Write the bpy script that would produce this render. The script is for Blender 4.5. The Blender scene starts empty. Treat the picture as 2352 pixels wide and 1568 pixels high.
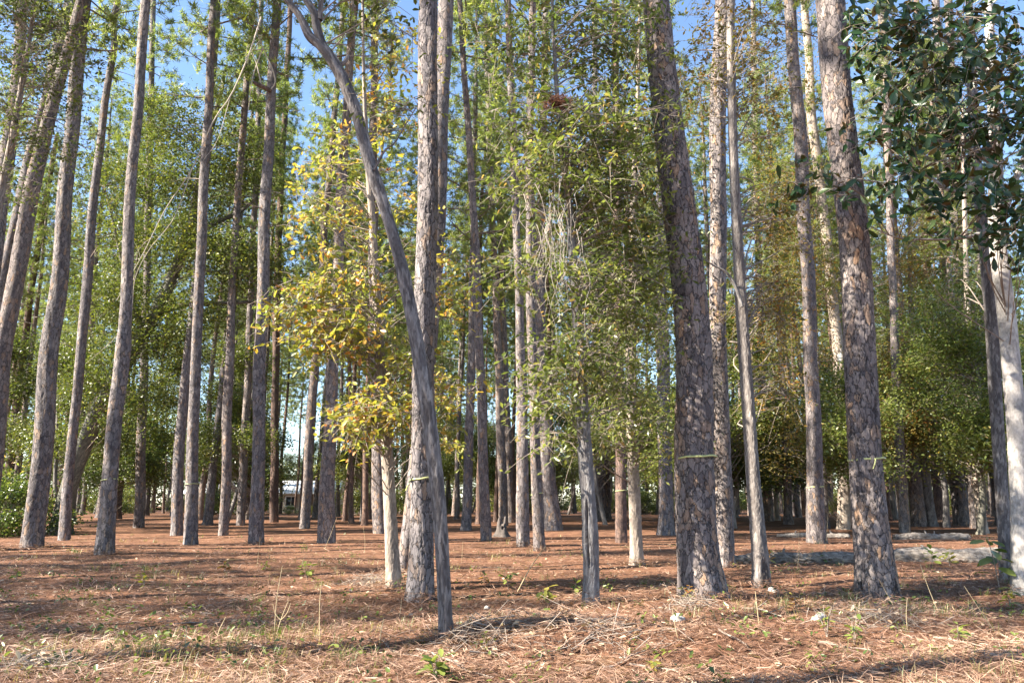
import bpy, math, random
import numpy as np
from mathutils import Vector, Matrix

random.seed(7)
RNG = np.random.default_rng(11)
scene = bpy.context.scene
COL = scene.collection

# ------------------------------------------------------------------ camera, sky, sun, exposure
CAM_H = 1.15
PITCH = math.radians(11.79)
IMG_W, IMG_H = 2352.0, 1568.0            # units in which the picture was measured
FPX = IMG_W * 18.0 / 23.5
cam_data = bpy.data.cameras.new("camera")
cam_data.lens = 18.0
cam_data.sensor_width = 23.5
cam_data.clip_end = 2000.0
cam_data.clip_start = 0.05
cam = bpy.data.objects.new("camera", cam_data)
COL.objects.link(cam)
cam.location = (0, 0, CAM_H)
cam.rotation_euler = (math.pi / 2 + PITCH, 0, 0)
scene.camera = cam

SUN_EL = math.radians(38.0)
SUN_DIR = Vector((-math.cos(math.radians(18)), -math.sin(math.radians(18)), 0)) * math.cos(SUN_EL)
SUN_DIR.z = math.sin(SUN_EL)             # points from the scene towards the sun
world = bpy.data.worlds.new("World")
scene.world = world
world.use_nodes = True
wn = world.node_tree
sky = wn.nodes.new("ShaderNodeTexSky")
sky.sky_type = 'NISHITA'
sky.sun_disc = False
sky.sun_elevation = SUN_EL
sky.sun_rotation = math.atan2(SUN_DIR.x, SUN_DIR.y)
sky.air_density = 1.0
sky.dust_density = 0.3
sky.ozone_density = 3.0
bg = wn.nodes["Background"]
bg.inputs["Strength"].default_value = 0.080
wn.links.new(sky.outputs[0], bg.inputs[0])

sun_data = bpy.data.lights.new("sun", 'SUN')
sun_data.energy = 5.0
sun_data.angle = math.radians(0.55)
sun_data.color = (1.0, 0.91, 0.78)
sun = bpy.data.objects.new("sun", sun_data)
COL.objects.link(sun)
sun.rotation_euler = SUN_DIR.to_track_quat('Z', 'Y').to_euler()

scene.view_settings.view_transform = 'Standard'
scene.view_settings.look = 'None'
scene.view_settings.gamma = 1.0
scene.view_settings.exposure = 2.22
scene.render.engine = 'CYCLES'
scene.cycles.max_bounces = 5
scene.cycles.diffuse_bounces = 2
scene.cycles.glossy_bounces = 2
scene.cycles.transmission_bounces = 2
scene.cycles.caustics_reflective = False
scene.cycles.caustics_refractive = False

# ------------------------------------------------------------------ measuring helpers
F_ = np.array((0, math.cos(PITCH), math.sin(PITCH)))
U_ = np.array((0, -math.sin(PITCH), math.cos(PITCH)))
R_ = np.array((1.0, 0, 0))


def ray(px, py):
    return F_ + R_ * ((px - IMG_W / 2) / FPX) + U_ * ((IMG_H / 2 - py) / FPX)


def at(px, py, dist):
    """point seen at that place of the picture, standing dist metres ahead"""
    d = ray(px, py)
    t = dist / d[1]
    return np.array((0, 0, CAM_H)) + d * t


def sstep(a, b, x):
    t = np.clip((x - a) / (b - a), 0, 1)
    return t * t * (3 - 2 * t)


def ground_z(x, y):
    x = np.asarray(x, float); y = np.asarray(y, float)
    z = 0.40 * sstep(20, 52, y)
    near = np.exp(-np.maximum(y - 10, 0) / 25.0)
    z = z + near * (0.045 * np.sin(x * 0.9 + 1.1 * np.sin(y * 0.37)) * np.sin(y * 0.8 + 0.4) +
                    0.016 * np.sin(x * 2.3 + y * 1.1) * np.sin(y * 2.9 - x * 0.7) +
                    0.008 * np.sin(x * 6.1 - y * 2.2) * np.sin(y * 7.3 + x * 1.9))
    z = z + 0.16 * np.exp(-((x - 0.2) / 1.1) ** 2 - ((y - 7.3) / 0.6) ** 2)
    z = z + 0.15 * np.exp(-((x - 3.4) / 1.5) ** 2 - ((y - 8.1) / 0.7) ** 2)
    z = z + 0.10 * np.exp(-((x - 1.9) / 0.9) ** 2 - ((y - 7.0) / 0.5) ** 2)
    return z


def on_ground(px, py):
    d = ray(px, py)
    lo = 2.0
    t = lo
    while t < 150:
        p = np.array((0, 0, CAM_H)) + d * t
        if p[2] <= ground_z(p[0], p[1]):
            a, b = t - 0.25, t
            for _ in range(20):
                m = (a + b) / 2
                p = np.array((0, 0, CAM_H)) + d * m
                if p[2] <= ground_z(p[0], p[1]):
                    b = m
                else:
                    a = m
            return np.array((0, 0, CAM_H)) + d * b
        t += 0.25
    return np.array((0, 0, CAM_H)) + d * 150


def seat(x, y, dz=0.0):
    return (x, y, float(ground_z(x, y)) + dz)


# ------------------------------------------------------------------ object helpers
def tag(o, label=None, cat=None, group=None, kind=None):
    if label: o["label"] = label
    if cat: o["category"] = cat
    if group: o["group"] = group
    if kind: o["kind"] = kind
    return o


def empty(name, loc=(0, 0, 0), rz=0.0, s=1.0):
    o = bpy.data.objects.new(name, None)
    o.empty_display_size = 0.2
    COL.objects.link(o)
    o.location = loc
    o.rotation_euler = (0, 0, rz)
    o.scale = (s, s, s)
    return o


def link_mesh(name, me, parent=None, loc=None, rot=None, scale=None):
    o = bpy.data.objects.new(name, me)
    COL.objects.link(o)
    if parent is not None:
        o.parent = parent
    if loc is not None: o.location = loc
    if rot is not None: o.rotation_euler = rot
    if scale is not None:
        o.scale = (scale,) * 3 if np.isscalar(scale) else scale
    return o


def make_mesh(name, verts, faces, mat, smooth=True, fattr=None, vattr=None):
    """verts (N,3); faces (M,k) one k for all, or a list of such arrays"""
    me = bpy.data.meshes.new(name)
    verts = np.asarray(verts, np.float32)
    if isinstance(faces, np.ndarray):
        faces = [faces]
    faces = [np.asarray(f, np.int32) for f in faces if len(f)]
    me.vertices.add(len(verts))
    me.vertices.foreach_set("co", verts.ravel())
    nl = sum(f.size for f in faces)
    npoly = sum(len(f) for f in faces)
    me.loops.add(nl)
    me.polygons.add(npoly)
    me.loops.foreach_set("vertex_index", np.concatenate([f.ravel() for f in faces]))
    starts, tot = [], 0
    for f in faces:
        k = f.shape[1]
        starts.append(tot + np.arange(len(f)) * k)
        tot += f.size
    me.polygons.foreach_set("loop_start", np.concatenate(starts).astype(np.int32))
    if smooth:
        me.polygons.foreach_set("use_smooth", np.ones(npoly, dtype=bool))
    me.update(calc_edges=True)
    if fattr:
        for k, v in fattr.items():
            a = me.attributes.new(k, 'FLOAT', 'FACE')
            a.data.foreach_set("value", np.asarray(v, np.float32))
    if vattr:
        for k, v in vattr.items():
            a = me.attributes.new(k, 'FLOAT', 'POINT')
            a.data.foreach_set("value", np.asarray(v, np.float32))
    me.materials.append(mat)
    return me


class Geo:
    """collects pieces of one mesh"""
    def __init__(self):
        self.v, self.q, self.t, self.qa, self.ta, self.n = [], [], [], [], [], 0

    def add(self, verts, quads=None, tris=None, tint=0.5):
        verts = np.asarray(verts, float)
        self.v.append(verts)
        if quads is not None and len(quads):
            self.q.append(np.asarray(quads) + self.n)
            self.qa.append(np.broadcast_to(tint, (len(quads),)))
        if tris is not None and len(tris):
            self.t.append(np.asarray(tris) + self.n)
            self.ta.append(np.broadcast_to(tint, (len(tris),)))
        self.n += len(verts)

    def mesh(self, name, mat, smooth=True):
        fs, at_ = [], []
        if self.q:
            fs.append(np.concatenate(self.q)); at_.append(np.concatenate(self.qa))
        if self.t:
            fs.append(np.concatenate(self.t)); at_.append(np.concatenate(self.ta))
        return make_mesh(name, np.concatenate(self.v), fs, mat, smooth, fattr={"tint": np.concatenate(at_)})


def smooth_path(pts, n):
    """Catmull-Rom through pts (k,d) -> n samples"""
    P = np.asarray(pts, float)
    if len(P) == 2:
        t = np.linspace(0, 1, n)[:, None]
        return P[0] * (1 - t) + P[1] * t
    ext = np.vstack([2 * P[0] - P[1], P, 2 * P[-1] - P[-2]])
    seg = np.linalg.norm(np.diff(P, axis=0), axis=1)
    cum = np.concatenate([[0], np.cumsum(seg)])
    s = np.linspace(0, cum[-1], n)
    i = np.clip(np.searchsorted(cum, s, side='right') - 1, 0, len(P) - 2)
    t = ((s - cum[i]) / np.maximum(seg[i], 1e-9))[:, None]
    p0, p1, p2, p3 = ext[i], ext[i + 1], ext[i + 2], ext[i + 3]
    return 0.5 * ((2 * p1) + (-p0 + p2) * t + (2 * p0 - 5 * p1 + 4 * p2 - p3) * t ** 2 + (-p0 + 3 * p1 - 3 * p2 + p3) * t ** 3)


def frames(path):
    T = np.gradient(path, axis=0)
    T /= np.linalg.norm(T, axis=1)[:, None] + 1e-12
    ref = np.array((0.0, 1.0, 0.0)) if abs(T[0][1]) < 0.9 else np.array((1.0, 0, 0))
    A = np.cross(ref[None, :], T)
    n = np.linalg.norm(A, axis=1)[:, None]
    A = A / np.maximum(n, 1e-6)
    B = np.cross(T, A)
    return T, A, B


def grid_quads(nr, ns):
    i = np.arange(nr - 1)[:, None]; j = np.arange(ns)[None, :]
    a = i * ns + j; b = i * ns + (j + 1) % ns
    c = (i + 1) * ns + (j + 1) % ns; d = (i + 1) * ns + j
    return np.stack([a, b, c, d], -1).reshape(-1, 4)


def tube(path, rad, ns=6):
    path = np.asarray(path, float)
    rad = np.broadcast_to(np.asarray(rad, float), (len(path),))
    T, A, B = frames(path)
    th = np.linspace(0, 2 * math.pi, ns, endpoint=False)
    v = path[:, None, :] + rad[:, None, None] * (np.cos(th)[None, :, None] * A[:, None, :] + np.sin(th)[None, :, None] * B[:, None, :])
    return v.reshape(-1, 3), grid_quads(len(path), ns)


# ------------------------------------------------------------------ materials
def new_mat(name):
    m = bpy.data.materials.new(name)
    m.use_nodes = True
    nt = m.node_tree
    b = nt.nodes["Principled BSDF"]
    return m, nt, b


def node(nt, t, **kw):
    n = nt.nodes.new(t)
    for k, v in kw.items():
        setattr(n, k, v)
    return n


def ramp(nt, stops, interp='LINEAR'):
    r = nt.nodes.new("ShaderNodeValToRGB")
    cr = r.color_ramp
    cr.interpolation = interp
    cr.elements[0].position, cr.elements[0].color = stops[0][0], (*stops[0][1], 1)
    cr.elements[1].position, cr.elements[1].color = stops[-1][0], (*stops[-1][1], 1)
    for p, c in stops[1:-1]:
        e = cr.elements.new(p); e.color = (*c, 1)
    return r


def attr(nt, name):
    a = nt.nodes.new("ShaderNodeAttribute"); a.attribute_name = name
    return a


def mixrgb(nt, blend, fac, a, b):
    m = nt.nodes.new("ShaderNodeMix"); m.data_type = 'RGBA'; m.blend_type = blend
    for key, val in ((0, fac), (6, a), (7, b)):
        if hasattr(val, "is_linked") or hasattr(val, "node"):
            nt.links.new(val, m.inputs[key])
        elif isinstance(val, (int, float)):
            m.inputs[key].default_value = val
        else:
            m.inputs[key].default_value = (*val, 1)
    return m.outputs[2]


def noise(nt, scale, detail=4, vec=None, rough=0.6):
    n = nt.nodes.new("ShaderNodeTexNoise")
    n.inputs["Scale"].default_value = scale
    n.inputs["Detail"].default_value = detail
    n.inputs["Roughness"].default_value = rough
    if vec is not None:
        nt.links.new(vec, n.inputs["Vector"])
    return n


def objcoord(nt, scale=(1, 1, 1)):
    tc = nt.nodes.new("ShaderNodeTexCoord")
    mp = nt.nodes.new("ShaderNodeMapping")
    mp.inputs["Scale"].default_value = scale
    nt.links.new(tc.outputs["Object"], mp.inputs["Vector"])
    return mp.outputs["Vector"]


def bark_material(name, plates, crack, scale_z, patch=None, bump=0.5, fine=60, scales=0):
    """plates: ramp over the per-plate value; crack: colour of the inner bark in the furrows"""
    m, nt, b = new_mat(name)
    vec = objcoord(nt, (1, 1, scale_z))
    r = ramp(nt, plates)
    flake_edge = None
    if scales:
        # flat flakes of outer bark, longer than wide, with thin dark joints
        wn_ = noise(nt, 7, 4, vec, 0.7)
        wm = node(nt, "ShaderNodeVectorMath", operation='MULTIPLY_ADD')
        wm.inputs[1].default_value = (0.17, 0.17, 0.17)
        nt.links.new(wn_.outputs["Color"], wm.inputs[0]); nt.links.new(vec, wm.inputs[2])
        v1 = node(nt, "ShaderNodeTexVoronoi", feature='F1'); v1.inputs["Scale"].default_value = scales
        v2 = node(nt, "ShaderNodeTexVoronoi", feature='DISTANCE_TO_EDGE'); v2.inputs["Scale"].default_value = scales
        for v_ in (v1, v2):
            nt.links.new(wm.outputs[0], v_.inputs["Vector"])
        sp = nt.nodes.new("ShaderNodeSeparateColor")
        nt.links.new(v1.outputs["Color"], sp.inputs[0])
        nt.links.new(sp.outputs[0], r.inputs[0])
        flake_edge = ramp(nt, [(0.0, (0, 0, 0)), (0.07, (1, 1, 1))])
        nt.links.new(v2.outputs["Distance"], flake_edge.inputs[0])
    else:
        nt.links.new(attr(nt, "cell").outputs["Fac"], r.inputs[0])
    n1 = noise(nt, 9, 5, vec)
    dark = ramp(nt, [(0.3, (0.72, 0.72, 0.74)), (0.7, (1.15, 1.12, 1.08))])
    nt.links.new(n1.outputs["Fac"], dark.inputs[0])
    c = mixrgb(nt, 'MULTIPLY', 1.0, r.outputs[0], dark.outputs[0])
    n2 = noise(nt, fine, 3, vec)
    d2 = ramp(nt, [(0.35, (0.75, 0.74, 0.73)), (0.65, (1.15, 1.15, 1.15))])
    nt.links.new(n2.outputs["Fac"], d2.inputs[0])
    c = mixrgb(nt, 'MULTIPLY', 1.0, c, d2.outputs[0])
    oi = nt.nodes.new("ShaderNodeObjectInfo")
    tv = ramp(nt, [(0.0, (0.74, 0.72, 0.72)), (0.35, (1.0, 0.95, 0.92)), (0.65, (0.86, 0.88, 0.92)), (1.0, (1.15, 1.06, 0.98))])
    nt.links.new(oi.outputs["Random"], tv.inputs[0])
    c = mixrgb(nt, 'MULTIPLY', 1.0, c, tv.outputs[0])
    n4 = noise(nt, 1.3, 3, vec)
    d4 = ramp(nt, [(0.35, (0.80, 0.79, 0.80)), (0.65, (1.14, 1.12, 1.10))])
    nt.links.new(n4.outputs["Fac"], d4.inputs[0])
    c = mixrgb(nt, 'MULTIPLY', 1.0, c, d4.outputs[0])
    ck = ramp(nt, [(0.015, (1, 1, 1)), (0.11, (0, 0, 0))])
    nt.links.new(attr(nt, "crack").outputs["Fac"], ck.inputs[0])
    if flake_edge:
        c = mixrgb(nt, 'MIX', flake_edge.outputs[0], tuple(0.5 * x + 0.03 for x in crack), c)
    c = mixrgb(nt, 'MIX', ck.outputs[0], c, crack)
    if patch:
        n3 = noise(nt, patch[0], 3, vec)
        pr = ramp(nt, [(patch[1], (0, 0, 0)), (patch[1] + 0.08, (1, 1, 1))])
        nt.links.new(n3.outputs["Fac"], pr.inputs[0])
        c = mixrgb(nt, 'MIX', pr.outputs[0], c, patch[2])
    nt.links.new(c, b.inputs["Base Color"])
    b.inputs["Roughness"].default_value = 0.85
    b.inputs["Specular IOR Level"].default_value = 0.25
    bp = nt.nodes.new("ShaderNodeBump")
    bp.inputs["Strength"].default_value = bump
    bp.inputs["Distance"].default_value = 0.02
    mx = nt.nodes.new("ShaderNodeMath"); mx.operation = 'ADD'
    nt.links.new(n1.outputs["Fac"], mx.inputs[0]); nt.links.new(n2.outputs["Fac"], mx.inputs[1])
    if flake_edge:
        m2 = node(nt, "ShaderNodeMath", operation='MULTIPLY_ADD')
        m2.inputs[1].default_value = 0.45
        nt.links.new(mx.outputs[0], m2.inputs[0]); nt.links.new(flake_edge.outputs[0], m2.inputs[2])
        m3 = node(nt, "ShaderNodeMath", operation='MULTIPLY_ADD'); m3.inputs[1].default_value = 0.7
        nt.links.new(sp.outputs[1], m3.inputs[0]); nt.links.new(m2.outputs[0], m3.inputs[2])
        nt.links.new(m3.outputs[0], bp.inputs["Height"])
    else:
        nt.links.new(mx.outputs[0], bp.inputs["Height"])
    nt.links.new(bp.outputs[0], b.inputs["Normal"])
    return m


MAT_PINE = bark_material("pine_bark", [(0, (0.136, 0.124, 0.127)), (0.25, (0.195, 0.179, 0.179)), (0.5, (0.242, 0.222, 0.218)), (0.74, (0.295, 0.269, 0.255)),
                                       (0.84, (0.242, 0.201, 0.179)), (0.92, (0.307, 0.236, 0.183)), (1, (0.354, 0.248, 0.171))], (0.036, 0.030, 0.029), 0.42, scales=13.0, bump=0.7)
MAT_PINE_RED = bark_material("red_pine_bark", [(0, (0.135, 0.094, 0.079)), (0.5, (0.195, 0.139, 0.116)), (1, (0.255, 0.169, 0.124))], (0.064, 0.039, 0.030), 0.42, scales=15.0, bump=0.7)
MAT_OAK = bark_material("oak_bark", [(0, (0.154, 0.143, 0.138)), (0.5, (0.224, 0.214, 0.204)), (1, (0.317, 0.306, 0.290))], (0.086, 0.073, 0.067), 0.3,
                        patch=(1.7, 0.66, (0.469, 0.479, 0.460)))
MAT_DARKOAK = bark_material("dark_oak_bark", [(0, (0.086, 0.081, 0.081)), (0.5, (0.161, 0.156, 0.156)), (1, (0.286, 0.282, 0.276))], (0.058, 0.051, 0.050), 0.3,
                            patch=(2.2, 0.70, (0.575, 0.575, 0.562)))
MAT_PALE = bark_material("pale_bark", [(0, (0.281, 0.250, 0.215)), (0.5, (0.359, 0.320, 0.273)), (1, (0.437, 0.398, 0.343))], (0.187, 0.156, 0.129), 0.3,
                         patch=(2.6, 0.64, (0.437, 0.437, 0.406)))
MAT_SMOOTH = bark_material("smooth_grey_bark", [(0, (0.306, 0.315, 0.306)), (0.5, (0.391, 0.395, 0.383)), (1, (0.459, 0.459, 0.442))], (0.238, 0.238, 0.230), 0.5,
                           patch=(3.0, 0.58, (0.510, 0.518, 0.493)), bump=0.25, fine=35)
MAT_MOSSY = bark_material("mossy_oak_bark", [(0, (0.091, 0.095, 0.081)), (0.5, (0.140, 0.143, 0.119)), (1, (0.203, 0.210, 0.175))], (0.049, 0.045, 0.035), 0.3)


def plain_mat(name, stops, scale=12, rough=0.8, bump=0.3, zscale=1.0, use_tint=False):
    m, nt, b = new_mat(name)
    vec = objcoord(nt, (1, 1, zscale))
    n = noise(nt, scale, 5, vec)
    r = ramp(nt, stops)
    if use_tint:
        mx = node(nt, "ShaderNodeMath", operation='MULTIPLY_ADD')
        mx.inputs[1].default_value = 0.35
        nt.links.new(n.outputs["Fac"], mx.inputs[0])
        ad = node(nt, "ShaderNodeMath", operation='ADD'); ad.inputs[1].default_value = -0.17
        nt.links.new(attr(nt, "tint").outputs["Fac"], ad.inputs[0])
        nt.links.new(ad.outputs[0], mx.inputs[2])
        nt.links.new(mx.outputs[0], r.inputs[0])
    else:
        nt.links.new(n.outputs["Fac"], r.inputs[0])
    nt.links.new(r.outputs[0], b.inputs["Base Color"])
    b.inputs["Roughness"].default_value = rough
    b.inputs["Specular IOR Level"].default_value = 0.3
    if bump:
        bp = nt.nodes.new("ShaderNodeBump"); bp.inputs["Strength"].default_value = bump; bp.inputs["Distance"].default_value = 0.02
        nt.links.new(n.outputs["Fac"], bp.inputs["Height"]); nt.links.new(bp.outputs[0], b.inputs["Normal"])
    return m


def leaf_mat(name, stops, rough=0.45, trans=0.35, under=None, spec=0.5):
    m, nt, b = new_mat(name)
    r = ramp(nt, stops)
    nt.links.new(attr(nt, "tint").outputs["Fac"], r.inputs[0])
    col = r.outputs[0]
    if under:
        g = nt.nodes.new("ShaderNodeNewGeometry")
        col = mixrgb(nt, 'MIX', g.outputs["Backfacing"], col, under)
    nt.links.new(col, b.inputs["Base Color"])
    b.inputs["Roughness"].default_value = rough
    b.inputs["Specular IOR Level"].default_value = spec
    tr = nt.nodes.new("ShaderNodeBsdfTranslucent")
    br = mixrgb(nt, 'MULTIPLY', 1.0, r.outputs[0], (1.5, 1.6, 0.9))
    nt.links.new(br, tr.inputs["Color"])
    mx = nt.nodes.new("ShaderNodeMixShader"); mx.inputs[0].default_value = trans
    nt.links.new(b.outputs[0], mx.inputs[1]); nt.links.new(tr.outputs[0], mx.inputs[2])
    nt.links.new(mx.outputs[0], nt.nodes["Material Output"].inputs["Surface"])
    return m


LEAF_YELLOW = leaf_mat("autumn_oak_leaf", [(0, (0.11, 0.15, 0.03)), (0.3, (0.22, 0.25, 0.05)), (0.55, (0.38, 0.35, 0.07)), (0.75, (0.50, 0.35, 0.07)), (0.88, (0.46, 0.20, 0.05)), (1, (0.28, 0.11, 0.04))])
LEAF_OLIVE = leaf_mat("olive_leaf", [(0, (0.055, 0.08, 0.022)), (0.45, (0.13, 0.16, 0.045)), (0.82, (0.24, 0.25, 0.08)), (0.95, (0.34, 0.24, 0.09)), (1, (0.36, 0.16, 0.06))], rough=0.36, trans=0.45)
LEAF_RUSSET = leaf_mat("russet_leaf", [(0, (0.070, 0.084, 0.024)), (0.4, (0.150, 0.140, 0.040)), (0.65, (0.260, 0.190, 0.050)), (0.85, (0.340, 0.170, 0.046)), (1, (0.300, 0.100, 0.030))])
LEAF_LIVE = leaf_mat("evergreen_oak_leaf", [(0, (0.030, 0.048, 0.014)), (0.45, (0.078, 0.102, 0.024)), (0.78, (0.165, 0.18, 0.036)), (1, (0.31, 0.26, 0.05))], rough=0.42, trans=0.35)
LEAF_GREEN = leaf_mat("green_leaf", [(0, (0.030, 0.052, 0.015)), (0.5, (0.070, 0.105, 0.026)), (1, (0.20, 0.23, 0.055))], rough=0.3, trans=0.3)
LEAF_MAG = leaf_mat("magnolia_leaf", [(0, (0.014, 0.034, 0.011)), (0.6, (0.026, 0.060, 0.016)), (0.9, (0.06, 0.095, 0.022)), (1, (0.14, 0.10, 0.035))], rough=0.36, trans=0.10, under=(0.11, 0.075, 0.028), spec=0.35)
LEAF_PINE = leaf_mat("pine_needle", [(0, (0.085, 0.12, 0.035)), (0.55, (0.19, 0.225, 0.065)), (1, (0.32, 0.33, 0.11))], rough=0.45, trans=0.5)
LEAF_DRY = leaf_mat("dry_leaf", [(0, (0.200, 0.110, 0.060)), (0.5, (0.380, 0.250, 0.150)), (1, (0.600, 0.470, 0.340))], rough=0.7, trans=0.15)
STRAW = leaf_mat("pine_straw", [(0, (0.055, 0.031, 0.020)), (0.25, (0.135, 0.070, 0.044)), (0.5, (0.25, 0.140, 0.090)), (0.78, (0.39, 0.265, 0.185)), (1, (0.58, 0.46, 0.35))], rough=0.6, trans=0.1)
MAT_TWIG = plain_mat("twig_bark", [(0.2, (0.17, 0.135, 0.11)), (0.8, (0.34, 0.285, 0.235))], 20, 0.85)
MAT_BRANCH = plain_mat("branch_bark", [(0.2, (0.12, 0.10, 0.09)), (0.8, (0.26, 0.23, 0.205))], 14, 0.85)
MAT_DEADWOOD = plain_mat("dead_wood", [(0.2, (0.36, 0.31, 0.25)), (0.8, (0.62, 0.55, 0.46))], 14, 0.8)
MAT_LOG = bark_material("weathered_log", [(0, (0.13, 0.115, 0.10)), (0.5, (0.22, 0.205, 0.185)), (1, (0.34, 0.32, 0.29))], (0.07, 0.055, 0.045), 1.0)
MAT_VINE = plain_mat("vine_stem", [(0.2, (0.24, 0.20, 0.165)), (0.8, (0.46, 0.41, 0.35))], 20, 0.85)
MAT_TAPE = plain_mat("flagging_tape", [(0.2, (0.40, 0.42, 0.16)), (0.8, (0.52, 0.52, 0.24))], 5, 0.35, 0.1)
MAT_ROCK = plain_mat("pale_rock", [(0.25, (0.34, 0.31, 0.275)), (0.75, (0.60, 0.56, 0.50))], 14, 0.85, 0.6)
MAT_STALK = plain_mat("dry_stalk", [(0.2, (0.36, 0.27, 0.15)), (0.8, (0.56, 0.46, 0.28))], 20, 0.8)
MAT_REDNEEDLE = plain_mat("dead_needles", [(0.2, (0.13, 0.055, 0.03)), (0.8, (0.32, 0.15, 0.085))], 20, 0.8, 0.0, use_tint=True)
MAT_ROOF = plain_mat("white_metal_roof", [(0.2, (0.72, 0.73, 0.74)), (0.8, (0.82, 0.82, 0.82))], 3, 0.4, 0.05)
MAT_WALL = plain_mat("tan_brick_wall", [(0.2, (0.38, 0.30, 0.23)), (0.8, (0.52, 0.43, 0.34))], 8, 0.85)
MAT_WHITE = plain_mat("white_trim", [(0.2, (0.70, 0.69, 0.66)), (0.8, (0.80, 0.79, 0.76))], 8, 0.6)
MAT_GLASS = plain_mat("dark_window_glass", [(0.2, (0.03, 0.035, 0.04)), (0.8, (0.06, 0.07, 0.08))], 2, 0.1, 0.0)
MAT_DOOR = plain_mat("brown_door", [(0.2, (0.16, 0.10, 0.07)), (0.8, (0.22, 0.14, 0.09))], 4, 0.5)
MAT_SAND = plain_mat("pale_sand", [(0.2, (0.52, 0.46, 0.38)), (0.8, (0.68, 0.62, 0.53))], 2, 0.9)


def ground_material():
    m, nt, b = new_mat("needle_carpet")
    tc = nt.nodes.new("ShaderNodeTexCoord")
    v = tc.outputs["Object"]
    n0 = noise(nt, 0.35, 4, v)
    n1 = noise(nt, 3.0, 6, v, 0.7)
    n2 = noise(nt, 38.0, 4, v, 0.7)
    wv = nt.nodes.new("ShaderNodeTexVoronoi"); wv.feature = 'F1'
    wv.inputs["Scale"].default_value = 26
    mp = nt.nodes.new("ShaderNodeMapping"); mp.inputs["Scale"].default_value = (0.35, 2.2, 1)
    wrp = nt.nodes.new("ShaderNodeVectorMath"); wrp.operation = 'MULTIPLY_ADD'
    wrp.inputs[1].default_value = (0.5, 0.5, 0.5)
    nt.links.new(n1.outputs["Color"], wrp.inputs[0]); nt.links.new(v, wrp.inputs[2])
    nt.links.new(wrp.outputs[0], mp.inputs["Vector"]); nt.links.new(mp.outputs[0], wv.inputs["Vector"])
    r = ramp(nt, [(0.25, (0.045, 0.024, 0.016)), (0.48, (0.125, 0.062, 0.038)), (0.68, (0.25, 0.134, 0.082)), (0.88, (0.42, 0.27, 0.18))])
    mx = node(nt, "ShaderNodeMath", operation='MULTIPLY_ADD'); mx.inputs[1].default_value = 0.5
    nt.links.new(n2.outputs["Fac"], mx.inputs[0])
    hf = node(nt, "ShaderNodeMath", operation='MULTIPLY'); hf.inputs[1].default_value = 0.55
    nt.links.new(n1.outputs["Fac"], hf.inputs[0]); nt.links.new(hf.outputs[0], mx.inputs[2])
    nt.links.new(mx.outputs[0], r.inputs[0])
    vr = ramp(nt, [(0.0, (0.8, 0.8, 0.8)), (0.5, (1.1, 1.08, 1.05))])
    nt.links.new(wv.outputs["Distance"], vr.inputs[0])
    c = mixrgb(nt, 'MULTIPLY', 1.0, r.outputs[0], vr.outputs[0])
    dr = ramp(nt, [(0.32, (0.62, 0.60, 0.58)), (0.5, (1.0, 1.0, 1.0)), (0.68, (1.22, 1.2, 1.16))])
    n5 = noise(nt, 0.75, 5, v, 0.65)
    nt.links.new(n5.outputs["Fac"], dr.inputs[0])
    c = mixrgb(nt, 'MULTIPLY', 1.0, c, dr.outputs[0])
    # thin green and dry-grass patches
    gm = ramp(nt, [(0.58, (0, 0, 0)), (0.72, (0.45, 0.45, 0.45))])
    n3 = noise(nt, 0.9, 5, v, 0.75)
    nt.links.new(n3.outputs["Fac"], gm.inputs[0])
    c = mixrgb(nt, 'MIX', gm.outputs[0], c, (0.16, 0.15, 0.055))
    nt.links.new(c, b.inputs["Base Color"])
    b.inputs["Roughness"].default_value = 0.9
    b.inputs["Specular IOR Level"].default_value = 0.15
    bp = nt.nodes.new("ShaderNodeBump"); bp.inputs["Strength"].default_value = 0.9; bp.inputs["Distance"].default_value = 0.05
    nt.links.new(mx.outputs[0], bp.inputs["Height"]); nt.links.new(bp.outputs[0], b.inputs["Normal"])
    return m


MAT_GROUND = ground_material()

# ------------------------------------------------------------------ ground
def spaced(stops):
    out = []
    for (a, b, st) in stops:
        out.append(np.arange(a, b, st))
    return np.unique(np.concatenate(out + [[stops[-1][1]]]))


gx = spaced([(-700, -60, 40), (-60, -16, 2), (-16, 16, 0.18), (16, 60, 2), (60, 700, 40)])
gy = spaced([(-300, -20, 40), (-20, 3, 1.0), (3, 22, 0.14), (22, 60, 0.8), (60, 140, 5), (140, 900, 60)])
GX, GY = np.meshgrid(gx, gy)
GZ = ground_z(GX, GY) + np.where((GY < 24) & (np.abs(GX) < 17), RNG.normal(0, 0.004, GX.shape), 0)
gv = np.stack([GX, GY, GZ], -1).reshape(-1, 3)
nr, nc = GX.shape
i = np.arange(nr - 1)[:, None]; j = np.arange(nc - 1)[None, :]
gq = np.stack([i * nc + j, i * nc + j + 1, (i + 1) * nc + j + 1, (i + 1) * nc + j], -1).reshape(-1, 4)
ground = link_mesh("ground", make_mesh("ground", gv, gq, MAT_GROUND))
tag(ground, "forest floor covered with reddish brown pine straw", "ground", kind="structure")

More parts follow.
